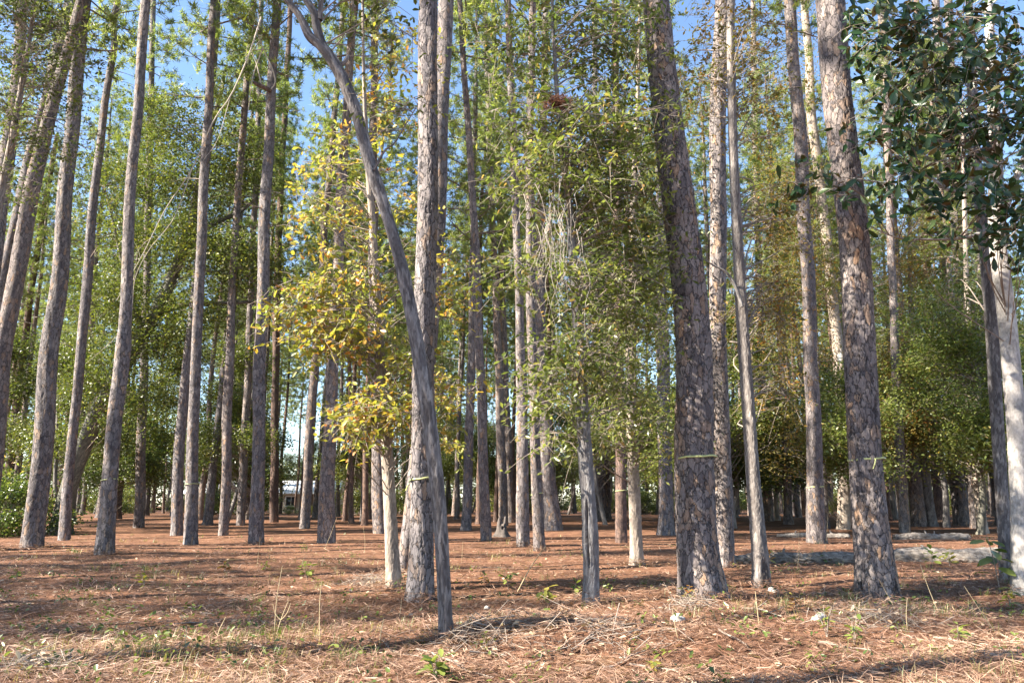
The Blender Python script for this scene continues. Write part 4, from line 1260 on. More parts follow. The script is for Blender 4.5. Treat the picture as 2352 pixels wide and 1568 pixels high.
def gap_words(x, y):
    px = x / (y / math.cos(PITCH) * math.cos(PITCH) ** 2 + 0.0) * FPX + IMG_W / 2
    if px < LANDMARKS[0][0]: return "left of " + LANDMARKS[0][1]
    if px > LANDMARKS[-1][0]: return "right of " + LANDMARKS[-1][1]
    for (a, n1), (b, n2) in zip(LANDMARKS, LANDMARKS[1:]):
        if a <= px <= b: return "between " + n1 + " and " + n2


def gap_labels(what, pts):
    """a label for each spot: the gap in which it is seen and its turn going back"""
    gaps = {}
    for k, p in enumerate(pts): gaps.setdefault(gap_words(p[0], p[1]), []).append(k)
    out = [None] * len(pts)
    for g_, ks in gaps.items():
        ks.sort(key=lambda k: pts[k][1])
        for r_, k in enumerate(ks):
            out[k] = what + " " + g_ + (", %s one back" % ORDER[min(r_, 19)] if len(ks) > 1 else "")
    return out


rng = np.random.default_rng(77)
spots = []
tries = 0
while len(spots) < 96 and tries < 4000:
    tries += 1
    y = 33 + 52 * rng.uniform(0, 1) ** 0.8
    x = rng.uniform(-0.74, 0.74) * y
    u = x / y
    if all((x - a) ** 2 + (y - b) ** 2 > 3.0 ** 2 and abs(u - a / b) > 0.006 for a, b in spots):
        spots.append((x, y))
tries = 0
while len(spots) < 112 and tries < 4000:
    tries += 1
    y = 31 + 20 * rng.uniform(0, 1)
    x = rng.uniform(-0.74, 0.55) * y
    if -0.29 < x / y < -0.215: continue
    if all((x - a) ** 2 + (y - b) ** 2 > 2.4 ** 2 for a, b in spots):
        spots.append((x, y))
tries = 0
while len(spots) < 202 and tries < 6000:
    tries += 1
    y = 62 + 56 * rng.uniform(0, 1)
    x = rng.uniform(-0.74, 0.74) * y
    if -0.29 < x / y < -0.215: continue
    if all((x - a) ** 2 + (y - b) ** 2 > 3.0 ** 2 for a, b in spots):
        spots.append((x, y))
far_labels = gap_labels("distant pine", spots)
for q, (x, y) in enumerate(spots):
    put_far(q % 4, x, y, rng.uniform(0, 6.28), rng.uniform(0.8, 1.05), far_labels[q], "distant pines in the back rows", (rng.normal(0, 0.018), rng.normal(0, 0.018)))

def put_shade(k, x, y, rz, s, label, group, tilt, q):
    r = put_far(k, x, y, rz, s, label, group, tilt)
    for ch in (r.children if x > -28 else ()):
        if ch.name.startswith("crown"): ch.data = THIN_CROWNS[q % 3][0]
        if ch.name.startswith("limbs"): ch.data = THIN_CROWNS[q % 3][1]
    return r


# pines standing beyond the left edge, whose shade falls across the straw
offs = [(-7.6, 2.6), (-8.6, 4.4), (-10.6, 5.6), (-12.8, 7.6), (-14.6, 2.4), (-14.0, 10.6), (-16.4, 13.6), (-29.0, 1.0), (-27.0, 7.0), (-33.0, 4.0), (-31.0, 8.0), (-35.0, 10.5), (-20.0, -3.9), (-15.4, -3.4), (-25.0, -4.4)]
for q, (x, y) in enumerate(offs):
    put_shade(q % 4, x, y, rng.uniform(0, 6.28), rng.uniform(0.85, 1.05), "pine beyond the left edge whose long shadow crosses the straw", "pines shading the floor from the left", (rng.normal(0, 0.02), rng.normal(0, 0.02)), q)


def understory(k):
    rng = np.random.default_rng(500 + k)
    h = (8.5, 7.0, 10.0, 5.5, 9.0)[k]
    zs = np.linspace(0, h, 6)
    pts = np.stack([np.cumsum(rng.normal(0, 0.22, 6)) * (zs > 0), np.cumsum(rng.normal(0, 0.22, 6)) * (zs > 0), zs], 1)
    rad = np.linspace(0.13, 0.03, 6)
    bl = []
    for q in range(13):
        f = rng.uniform(0.34, 1.0)
        a = rng.uniform(0, 6.28)
        rr = (0.6 + 1.7 * math.sin(math.pi * min(f, 0.95))) * rng.uniform(0.3, 1.0)
        bl.append((np.array((math.cos(a) * rr, math.sin(a) * rr, h * f)), np.array((0.9, 0.9, 0.6)) * rng.uniform(0.7, 1.4), 1.0))
    leaf = (LEAF_LIVE, LEAF_OLIVE, LEAF_LIVE, LEAF_GREEN, LEAF_RUSSET)[k]
    return broadleaf("understory_tree", "understory", "understory tree", (0, 0, 0), pts, rad, (MAT_OAK, MAT_MOSSY, MAT_OAK, MAT_PALE, MAT_OAK)[k], 'oak', bl,
                     leaf, 480, 34, 0.15, 0.5, 0.42, 510 + k, ns=16, step=0.2, twig_share=0.3, up=0.4)


UND = [understory(k) for k in range(5)]
und_used = [False] * 5


def put_und(k, x, y, rz, s, label, group):
    loc = seat(x, y)
    if not und_used[k]:
        und_used[k] = True
        r = UND[k]; r.location = loc; r.rotation_euler = (0, 0, rz); r.scale = (s, s, s)
        tag(r, label, "understory tree", group)
        return r
    return copy_tree(UND[k], loc, rz, s, label, group)


und_spots = [(-30, 40, 0), (-24, 36, 2), (-26, 52, 1), (-19, 34, 2), (-17, 47, 0), (-13.5, 38, 2), (-9.6, 52, 1), (-8, 43, 0), (-4.6, 55, 1), (-2.0, 60, 0), (0.6, 56, 3), (2.6, 44, 1), (4.4, 38, 2),
             (6.4, 33, 1), (7.8, 42, 0), (9.6, 35, 2), (12.0, 40, 0), (13.6, 31, 1), (15.6, 38, 2), (17.4, 30, 0), (19.4, 36, 2), (20.2, 28, 1), (23, 33, 0), (26, 38, 2), (29, 42, 0), (22, 46, 2), (14, 50, 0), (30, 52, 2), (-36, 50, 2), (38, 55, 1), (18, 56, 2), (8, 52, 2), (-22, 62, 0), (-32, 64, 2)]
und_spots += [(u * y, y, k) for u, y, k in ((-0.68, 70, 2), (-0.6, 78, 0), (-0.52, 72, 2), (-0.45, 80, 0), (-0.37, 74, 2), (-0.335, 70, 0), (-0.17, 76, 2), (-0.11, 70, 0), (-0.05, 78, 2), (0.01, 72, 0), (0.07, 66, 2), (0.12, 74, 2), (0.18, 66, 0), (0.24, 74, 2), (0.3, 64, 0), (0.36, 60, 2), (0.42, 70, 2), (0.48, 58, 0), (0.55, 66, 2), (0.62, 60, 0), (0.68, 66, 2), (-0.33, 46, 3), (-0.42, 50, 2), (-0.5, 46, 3), (-0.56, 56, 2), (0.33, 44, 3), (0.27, 38, 3), (0.22, 48, 2))]
und_spots += [(u * y, y, k) for u, y, k in ((-0.72, 104, 2), (-0.64, 110, 0), (-0.57, 104, 2), (-0.5, 112, 0), (-0.43, 106, 2), (-0.37, 110, 0), (-0.31, 106, 2), (-0.275, 112, 0), (-0.245, 107, 2), (-0.21, 111, 0), (-0.17, 105, 2), (-0.12, 112, 0), (-0.07, 106, 2), (-0.02, 110, 0), (0.03, 104, 2), (0.09, 110, 0))]
und_spots = [(x, y, (4 if k == 2 and q % 3 else (1 if k == 0 and q % 2 else k)) if x / y > 0.12 else k) for q, (x, y, k) in enumerate(und_spots)]
und_labels = gap_labels("leafy understory tree", und_spots)
for q, (x, y, k) in enumerate(und_spots):
    put_und(k, x, y, rng.uniform(0, 6.28), rng.uniform(0.8, 1.15), und_labels[q], "understory trees in the back")


# bushes that close the back of the wood
def bush(k):
    rng = np.random.default_rng(700 + k)
    bl = [(np.array((rng.normal(0, 0.9), rng.normal(0, 0.7), rng.uniform(0.35, 1.5))), np.array((0.8, 0.7, 0.5)) * rng.uniform(0.7, 1.2), 1) for _ in range(9)]
    t = empty("bush"); tag(t, "bush", "bush")
    C = crown_points(bl, 190, rng); C[:, 2] = np.maximum(C[:, 2], 0.12)
    pos = np.repeat(C, 26, 0) + rng.normal(0, 1, (190 * 26, 3)) * np.array((0.24, 0.24, 0.16))
    pos[:, 2] = np.maximum(pos[:, 2], 0.03)
    m = (LEAF_GREEN, LEAF_OLIVE, LEAF_LIVE)[k]
    c = link_mesh("foliage", leaves_mesh("foliage", pos, m, rng, 0.13, 0.45, 'kite', 0.4), t); c["kind"] = "stuff"
    g = Geo()
    for c_ in C[::4]:
        v, q = tube(smooth_path([(rng.normal(0, 0.12), rng.normal(0, 0.12), -0.05), c_ * (0.5, 0.5, 0.6), c_], 5), np.linspace(0.02, 0.005, 5), 4)
        g.add(v, q, tint=rng.uniform(0, 1))
    l = link_mesh("stems", g.mesh("stems", MAT_TWIG), t); l["kind"] = "stuff"
    return t


BUSH = [bush(k) for k in range(3)]
bush_used = [False] * 3
bush_spots = []
for q in range(40):
    y = 60 + 30 * rng.uniform(0, 1)
    u = -0.74 + 1.48 * (q + rng.uniform(0.1, 0.9)) / 40
    if -0.30 < u < -0.205:
        y = 58 + 12 * rng.uniform(); s_ = rng.uniform(0.35, 0.5)
    else:
        s_ = rng.uniform(0.7, 1.4)
    bush_spots.append((u * y, y, q % 3, s_))
bush_spots += [(-18.6, 29, 0, 1.1), (-20.6, 30.5, 2, 1.3), (-22.5, 33, 1, 1.5)]
for q in range(30):
    u = -0.72 + 1.44 * (q + rng.uniform(0.1, 0.9)) / 30
    if -0.30 < u < -0.205: continue
    y = 92 + 20 * rng.uniform(0, 1)
    bush_spots.append((u * y, y, (q * 2) % 3, rng.uniform(1.2, 2.0)))
bush_labels = gap_labels("low back bush", bush_spots)
for q, (x, y, k, s_) in enumerate(bush_spots):
    lab, grp = bush_labels[q], "bushes closing the back of the wood"
    loc = seat(x, y)
    if not bush_used[k]:
        bush_used[k] = True
        r = BUSH[k]; r.location = loc; r.scale = (s_, s_, s_); tag(r, lab, "bush", grp)
    else:
        copy_tree(BUSH[k], loc, rng.uniform(0, 6.28), s_, lab, grp)


# the far wood that closes the view, too far off to tell its trees apart
def treeline(seed):
    rng = np.random.default_rng(seed)
    n = 3200
    x = rng.uniform(-115, 115, n)
    top = 7.5 + 1.6 * np.sin(x * 0.21) + 1.3 * np.sin(x * 0.53 + 1.0) + 0.9 * np.sin(x * 1.3 + 2.0)
    C = np.stack([x, 128 + rng.normal(0, 3.5, n), 0.4 + top * rng.uniform(0, 1, n) ** 1.5], 1)
    pos = np.repeat(C, 16, 0) + rng.normal(0, 1, (n * 16, 3)) * np.array((0.7, 0.7, 0.45))
    pos[:, 2] = np.maximum(pos[:, 2], 0.42)
    tint = np.repeat(rng.uniform(0, 1, n), 16) * 0.6 + rng.uniform(0, 0.4, n * 16)
    fm = leaf_mat("far_foliage", [(0, (0.016, 0.020, 0.009)), (0.5, (0.034, 0.038, 0.017)), (1, (0.065, 0.06, 0.03))], rough=0.9, trans=0.1, spec=0.1)
    o = link_mesh("treeline", leaves_mesh("treeline", pos, fm, rng, 0.66, 0.55, 'kite', 0.4, tint))
    return o


tag(treeline(71), "far green wood closing the view behind the houses", "treeline", kind="stuff")

# ------------------------------------------------------------------ houses behind the wood
def box(geo, c, size):
    x, y, z = c; a, b, h = (s / 2 for s in size)
    v = [(x + i_ * a, y + j_ * b, z + k_ * h) for k_ in (-1, 1) for j_ in (-1, 1) for i_ in (-1, 1)]
    geo.add(v, [[0, 2, 3, 1], [4, 5, 7, 6], [0, 1, 5, 4], [2, 6, 7, 3], [0, 4, 6, 2], [1, 3, 7, 5]])


def boxmesh(name, mat, parts):
    g = Geo()
    for c, s_ in parts: box(g, c, s_)
    return g.mesh(name, mat, False)


def house(label, loc, w, d, eave, ridge, wall_mat, rz=0.0):
    t = empty("house", loc, rz); tag(t, label, "house")
    # walls with gable ends (ridge along X)
    g = Geo()
    v = [(-w / 2, -d / 2, 0), (w / 2, -d / 2, 0), (w / 2, d / 2, 0), (-w / 2, d / 2, 0), (-w / 2, -d / 2, eave), (w / 2, -d / 2, eave), (w / 2, d / 2, eave), (-w / 2, d / 2, eave), (-w / 2, 0, ridge), (w / 2, 0, ridge)]
    g.add(v, [[0, 1, 5, 4], [2, 3, 7, 6], [1, 2, 6, 5], [3, 0, 4, 7]], [[4, 8, 7], [5, 6, 9]])
    link_mesh("wall", g.mesh("wall", wall_mat, False), t)
    o_, th = 0.45, 0.10
    sl = (ridge - eave) / (d / 2)
    g = Geo()
    for sgn in (-1, 1):
        y0, z0 = sgn * (d / 2 + o_), eave - sl * o_ + 0.05
        vv = [(-w / 2 - o_, 0, ridge + 0.05), (w / 2 + o_, 0, ridge + 0.05), (w / 2 + o_, y0, z0), (-w / 2 - o_, y0, z0)]
        vv += [(a, b, c + th) for a, b, c in vv]
        g.add(vv, [[0, 1, 2, 3], [7, 6, 5, 4], [0, 4, 5, 1], [1, 5, 6, 2], [2, 6, 7, 3], [3, 7, 4, 0]])
    ro = link_mesh("roof", g.mesh("roof", MAT_ROOF, False), t)
    n_ = int(w / 0.6)
    for k in range(n_ + 1):
        x = -w / 2 - o_ + 0.1 + (w + 2 * o_ - 0.2) * k / n_
        gg = Geo()
        vv = [(x - 0.02, -0.02, ridge + 0.155), (x + 0.02, -0.02, ridge + 0.155), (x + 0.02, -(d / 2 + o_), eave - sl * o_ + 0.155), (x - 0.02, -(d / 2 + o_), eave - sl * o_ + 0.155)]
        vv += [(a, b, c + 0.04) for a, b, c in vv]
        gg.add(vv, [[0, 1, 2, 3], [7, 6, 5, 4], [0, 4, 5, 1], [1, 5, 6, 2], [2, 6, 7, 3], [3, 7, 4, 0]])
        link_mesh("seam", gg.mesh("seam", MAT_ROOF, False), ro)
    for xx in (-w * 0.32, w * 0.30):
        wi = link_mesh("window", boxmesh("window", MAT_GLASS, [((xx, -d / 2 - 0.01, eave * 0.58), (1.0, 0.06, 0.9))]), t)
        link_mesh("window_frame", boxmesh("window_frame", MAT_WHITE, [((xx, -d / 2 - 0.045, eave * 0.58 + 0.5), (1.2, 0.09, 0.1)), ((xx, -d / 2 - 0.045, eave * 0.58 - 0.5), (1.2, 0.09, 0.1)),
                                                                     ((xx - 0.55, -d / 2 - 0.045, eave * 0.58), (0.1, 0.09, 0.9)), ((xx + 0.55, -d / 2 - 0.045, eave * 0.58), (0.1, 0.09, 0.9)), ((xx, -d / 2 - 0.05, eave * 0.58), (0.05, 0.05, 0.9))]), wi)
    link_mesh("door", boxmesh("door", MAT_DOOR, [((0, -d / 2 - 0.01, 0.95), (0.9, 0.08, 1.9))]), t)
    return t


hd = 88.0
hl = at(718, 1140, hd)
house("small house with a bright white metal roof seen between the pines", seat(hl[0], hd), 5.6, 6.0, 2.05, 3.25, MAT_WALL, math.radians(6))
hs = at(487, 1130, 95.0)
house("pale shed roof glinting behind the pines left of centre", seat(hs[0], 95.0), 3.4, 5.0, 2.3, 3.9, MAT_WHITE, math.radians(-8))

# ------------------------------------------------------------------ logs, stump, stones
def log(label, a, b, r, seed, sag=0.0):
    c = (np.asarray(a) + np.asarray(b)) / 2
    t = empty("fallen_log", c); tag(t, label, "log")
    p = [np.asarray(a) - c, (np.asarray(a) * 0.66 + np.asarray(b) * 0.34) - c + (0, 0.05, sag), (np.asarray(a) * 0.33 + np.asarray(b) * 0.67) - c - (0, 0.06, 0), np.asarray(b) - c]
    me = trunk_mesh("log_body", p, [r * 0.92, r, r * 1.02, r * 0.95], MAT_LOG, 'oak', 40, 0.04, seed, flare=0.0, sink=0.02, amp=3.5, bulge=[(0.15, 0.2, -0.25), (0.8, 0.35, 0.10), (1.5, 0.2, -0.12), (2.1, 0.3, 0.10), (2.7, 0.15, -0.14)])
    link_mesh("log_body", me, t)
    rng = np.random.default_rng(seed)
    for k in range(2):
        f = rng.uniform(0.1, 0.9)
        s0 = (np.asarray(a) * (1 - f) + np.asarray(b) * f) - c + np.array((0, 0, r * 0.7))
        d = np.array((rng.normal(0, 0.5), rng.normal(0, 0.5), 1.0))
        v, q = tube(smooth_path([s0, s0 + d * 0.10, s0 + d * 0.13 + rng.normal(0, 0.02, 3)], 5), np.linspace(0.035, 0.016, 5), 7)
        g = Geo(); g.add(v, q); link_mesh("branch_stub", g.mesh("branch_stub", MAT_BRANCH), t)
    return t


def gl(px, py, r):
    p = on_ground(px, py)
    return np.array((p[0], p[1], float(ground_z(p[0], p[1])) + r * 0.32))


log("long weathered fallen log lying behind the rotten-footed oak and the large purplish pine", gl(1690, 1292, 0.15), gl(1990, 1290, 0.17), 0.155, 801)
log("thick grey fallen log right of the large purplish pine", gl(2030, 1288, 0.2), gl(2345, 1292, 0.2), 0.20, 802)
log("pale rear log with a charred band, below the twisted taped pine", gl(2058, 1238, 0.15), gl(2225, 1238, 0.16), 0.155, 803)
log("dark thin log lying in the shade behind the straight taped pine", gl(1790, 1232, 0.1), gl(1950, 1234, 0.1), 0.10, 804)

b = on_ground(1152, 1232)
t = empty("charred_stump", b); tag(t, "small jagged charred stump between the middle pines", "stump")
g = Geo()
nsg = 20
th = np.linspace(0, 6.283, nsg, endpoint=False)
hh = 0.42 + 0.20 * np.sin(th * 2 + 0.5) + 0.10 * np.sin(th * 5) 
ring = lambda r_, z_: np.stack([r_ * np.cos(th), r_ * np.sin(th), z_ * np.ones(nsg)], 1)
V = np.concatenate([ring(0.34 + 0.06 * np.sin(th * 4), -0.05), ring(0.24 + 0.03 * np.sin(th * 4), 0.1), ring(0.18, 0.25), np.stack([0.15 * np.cos(th), 0.15 * np.sin(th), hh], 1), np.stack([0.10 * np.cos(th), 0.10 * np.sin(th), hh - 0.02], 1), ring(0.06, 0.2)])
g.add(V, grid_quads(6, nsg))
me = g.mesh("stump_body", plain_mat("charred_wood", [(0.2, (0.04, 0.035, 0.032)), (0.8, (0.14, 0.115, 0.10))], 12, 0.9, 0.8))
link_mesh("stump_body", me, t)


def rock(label, px, py, sx, sy, sz, seed):
    rng = np.random.default_rng(seed)
    p = on_ground(px, py)
    nu, nv = 20, 12
    V = []
    ph = rng.uniform(0, 6.28, 6)
    for a in np.linspace(-math.pi / 2, math.pi / 2, nv):
        for b_ in np.linspace(0, 2 * math.pi, nu, endpoint=False):
            n_ = np.array((math.cos(a) * math.cos(b_), math.cos(a) * math.sin(b_), math.sin(a)))
            k = 1 + 0.16 * math.sin(3 * n_[0] + ph[0]) * math.sin(4 * n_[1] + ph[1]) + 0.10 * math.sin(7 * n_[2] + ph[2] + 5 * n_[0]) + 0.05 * math.sin(13 * n_[1] + ph[3])
            n_ = np.sign(n_) * np.abs(n_) ** 0.8
            V.append(n_ * k * np.array((sx, sy, sz)))
    me = make_mesh("rock", V, grid_quads(nv, nu), MAT_ROCK, True)
    o = link_mesh("pale_rock", me, None, (p[0], p[1], float(ground_z(p[0], p[1])) + sz * 0.2), (rng.uniform(-0.2, 0.2), rng.uniform(-0.2, 0.2), rng.uniform(0, 3)))
    tag(o, label, "rock")


rock("pale stone in the straw before the foot of the thickest pine", 1556, 1424, 0.085, 0.06, 0.05, 1)
rock("flat pale stone below and left of the large purplish pine", 1880, 1420, 0.10, 0.05, 0.035, 2)
rock("bluish white stone beside the rotten foot of the grey oak", 1776, 1358, 0.075, 0.05, 0.04, 3)
rock("small round pale stone right of the leaning oak's foot", 1118, 1398, 0.035, 0.03, 0.03, 4)


# ------------------------------------------------------------------ pine straw, grass, dead leaves on the floor
def floor_points(n, dmin, dmax, rng, power=1.0):
    """points on the floor inside the view, evenly spread over the picture rather than the ground"""
    inv = rng.uniform(1 / dmax ** power, 1 / dmin ** power, n)
    y = (1 / inv) ** (1 / power)
    x = rng.uniform(-0.72, 0.72, n) * (y + 0.5)
    return x, y


def straw(name, n, dmin, dmax, width, seed, lift=0.055, banks=()):
    rng = np.random.default_rng(seed)
    nb = n // 3
    x0, y0 = floor_points(nb, dmin, dmax, rng)
    base = np.stack([x0, y0, ground_z(x0, y0) + rng.uniform(0.004, lift, nb)], 1)
    if banks:
        xb, yb, zb = [], [], []
        for (bx, by, br) in banks:
            k = int(170 + 350 * br)
            rr = br * 1.02 + np.abs(rng.normal(0, 0.16 + br * 0.5, k)); a_ = rng.uniform(0, 6.28, k)
            xb.append(bx + rr * np.cos(a_)); yb.append(by + rr * np.sin(a_)); zb.append(0.13 * np.exp(-((rr - br) / (0.12 + br * 0.5)) ** 2) * rng.uniform(0.2, 1, k))
        xb, yb, zb = map(np.concatenate, (xb, yb, zb))
        base = np.vstack([base, np.stack([xb, yb, ground_z(xb, yb) + zb + 0.004], 1)])
        nb = len(base)
    base = np.repeat(base, 3, 0)
    m = len(base)
    az = np.repeat(rng.uniform(0, 6.28, nb), 3) + rng.normal(0, 0.13, m)
    pit = np.repeat(rng.normal(0.06, 0.20, nb), 3) + rng.normal(0, 0.05, m)
    L = rng.uniform(0.07, 0.19, m)
    d = np.stack([np.cos(az) * np.cos(pit), np.sin(az) * np.cos(pit), np.sin(pit)], 1)
    sd = np.stack([-np.sin(az), np.cos(az), rng.normal(0, 0.5, m)], 1)
    w = (width * (0.6 + 0.05 * base[:, 1]) * rng.uniform(0.7, 1.3, m))[:, None]
    bend = np.stack([-np.sin(az), np.cos(az), np.zeros(m)], 1) * rng.normal(0, 0.012, m)[:, None]
    mid = base + d * L[:, None] * 0.5 + bend + np.array((0, 0, 0.006))
    tip = base + d * L[:, None]
    tip[:, 2] = np.maximum(tip[:, 2], ground_z(tip[:, 0], tip[:, 1]) + 0.002)
    V = np.stack([base - sd * w, base + sd * w, mid + sd * w, mid - sd * w, tip], 1).reshape(-1, 3)
    k = np.arange(m)[:, None] * 5
    q = k + np.array([[0, 1, 2, 3]]); t = k + np.array([[3, 2, 4]])
    patch = 0.5 + 0.5 * np.sin(base[:, 0] * 1.7 + 2 * np.sin(base[:, 1] * 1.3)) * np.sin(base[:, 1] * 1.9 + 1.3)
    tint = np.clip(rng.beta(2.0, 1.9, m) * 0.72 + 0.30 * patch - 0.02, 0, 1)
    me = make_mesh(name, V, [q, t], STRAW, False, fattr={"tint": np.concatenate([tint, tint])})
    return link_mesh(name, me)


tag(straw("pine_straw", 140000, 4.6, 28, 0.0018, 21, banks=BASES), "loose reddish pine needles strewn over the forest floor", "pine straw", kind="stuff")


def litter(n, seed):
    rng = np.random.default_rng(seed)
    x, y = floor_points(n, 4.8, 24, rng)
    pos = np.stack([x, y, ground_z(x, y) + 0.012], 1)
    ax, nrm = rand_frames(n, rng, 1.4)
    L = rng.uniform(0.035, 0.085, n)
    v, t, k = leaf_verts(pos, ax, nrm, L, L * rng.uniform(0.4, 0.65, n), 'leaf')
    me = make_mesh("dead_leaves", v, t, LEAF_DRY, False, fattr={"tint": np.repeat(rng.uniform(0, 1, n), k)})
    return link_mesh("dead_leaves", me)


tag(litter(4500, 22), "dry tan leaves scattered over the pine straw", "dead leaves", kind="stuff")


def grass(n, seed):
    rng = np.random.default_rng(seed)
    nt_ = n // 9
    x, y = floor_points(nt_ * 4, 5.0, 30, rng)
    f = np.sin(x * 0.8 + 1.7 * np.sin(y * 0.45)) * np.sin(y * 0.7 + x * 0.3 + 0.6)
    keep = np.argsort(-f + rng.normal(0, 0.35, len(f)))[:nt_]
    x, y = x[keep], y[keep]
    x = np.repeat(x, 9) + rng.normal(0, 0.05, nt_ * 9); y = np.repeat(y, 9) + rng.normal(0, 0.05, nt_ * 9)
    m = len(x)
    base = np.stack([x, y, ground_z(x, y)], 1)
    az = rng.uniform(0, 6.28, m); h = rng.uniform(0.04, 0.13, m)
    d = np.stack([np.cos(az) * 0.45, np.sin(az) * 0.45, np.ones(m)], 1)
    sd = np.stack([-np.sin(az), np.cos(az), np.zeros(m)], 1) * (0.0022 * (0.6 + 0.07 * y))[:, None]
    tip = base + d * h[:, None]; mid = base + d * h[:, None] * 0.55 + np.array((0, 0, 0.012))
    V = np.stack([base - sd, base + sd, mid + sd * 0.8, mid - sd * 0.8, tip], 1).reshape(-1, 3)
    k = np.arange(m)[:, None] * 5
    tint = np.repeat(rng.uniform(0, 1, nt_), 9)
    me = make_mesh("grass", V, [k + np.array([[0, 1, 2, 3]]), k + np.array([[3, 2, 4]])], leaf_mat("thin_grass", [(0, (0.08, 0.12, 0.03)), (0.5, (0.15, 0.18, 0.05)), (0.75, (0.30, 0.25, 0.10)), (1, (0.46, 0.36, 0.20))]), False, fattr={"tint": np.concatenate([tint, tint])})
    return link_mesh("grass", me)


tag(grass(4200, 23), "thin green and straw-coloured grass sprouting through the needles", "grass", kind="stuff")

def weeds(n, seed):
    rng = np.random.default_rng(seed)
    x, y = floor_points(n * 3, 5.2, 30, rng)
    f = np.sin(x * 0.9 + 1.1 * np.sin(y * 0.5) + 2) * np.sin(y * 0.55 - x * 0.2)
    kp = np.argsort(-f + rng.normal(0, 0.7, len(f)))[:n]
    per = 9
    C = np.stack([x[kp], y[kp], ground_z(x[kp], y[kp]) + rng.uniform(0.01, 0.10, n)], 1)
    pos = np.repeat(C, per, 0) + rng.normal(0, 1, (n * per, 3)) * np.array((0.06, 0.06, 0.025))
    pos[:, 2] = np.maximum(pos[:, 2], ground_z(pos[:, 0], pos[:, 1]) + 0.01)
    tint = np.repeat(rng.uniform(0.3, 1, n), per) * rng.uniform(0.8, 1.1, n * per)
    return link_mesh("weeds", leaves_mesh("weeds", pos, LEAF_GREEN, rng, 0.05, 0.5, 'leaf', 0.6, tint))


tag(weeds(420, 24), "tiny green weeds sprouting here and there through the needles", "weeds", kind="stuff")

# ------------------------------------------------------------------ seedlings
SEED_LEAF = {}
for nm, mt in (("green", LEAF_GREEN), ("olive", LEAF_OLIVE), ("yellow", LEAF_YELLOW), ("live", LEAF_LIVE)):
    SEED_LEAF[nm] = [single_leaf("leaf", mt, 1.0, a, q, cu) for a, q, cu in ((0.42, 0.6, 0.12), (0.38, 0.85, 0.2), (0.45, 1.0, 0.05))]


def seedling(label, px, py, hpx, n, lpx, kind, seed, spreadx=0.35, cat="seedling", name="seedling"):
    rng = np.random.default_rng(seed)
    p = on_ground(px, py)
    k = np.dot(p - np.array((0, 0, CAM_H)), F_) / FPX
    h, ls = hpx * k, lpx * k * 1.25
    t = empty(name, (p[0], p[1], float(ground_z(p[0], p[1])))); tag(t, label, cat, "small green plants on the floor")
    stems = max(1, n // 7)
    for s_ in range(stems):
        a = rng.uniform(0, 6.28); sp = h * spreadx * (0.3 + s_ / max(1, stems))
        e = np.array((math.cos(a) * sp, math.sin(a) * sp, h * rng.uniform(0.75, 1.0)))
        pth = smooth_path([(0, 0, -0.02), e * (0.35, 0.35, 0.5), e], 8)
        g = Geo(); v, q = tube(pth, np.linspace(0.006, 0.002, 8) * (0.7 + h), 5); g.add(v, q)
        link_mesh("stem", g.mesh("stem", MAT_TWIG), t)
        m = n // stems
        for j_ in range(m):
            f = 0.3 + 0.7 * (j_ + 1) / m
            q_ = pth[min(7, int(f * 7))]
            lf = link_mesh("leaf", SEED_LEAF[kind][int(rng.integers(0, 3))], t, q_, (rng.uniform(-0.5, 0.5), rng.uniform(-0.7, 0.5), j_ * 2.4 + rng.uniform(-0.5, 0.5)), ls * rng.uniform(0.7, 1.15))
    return t


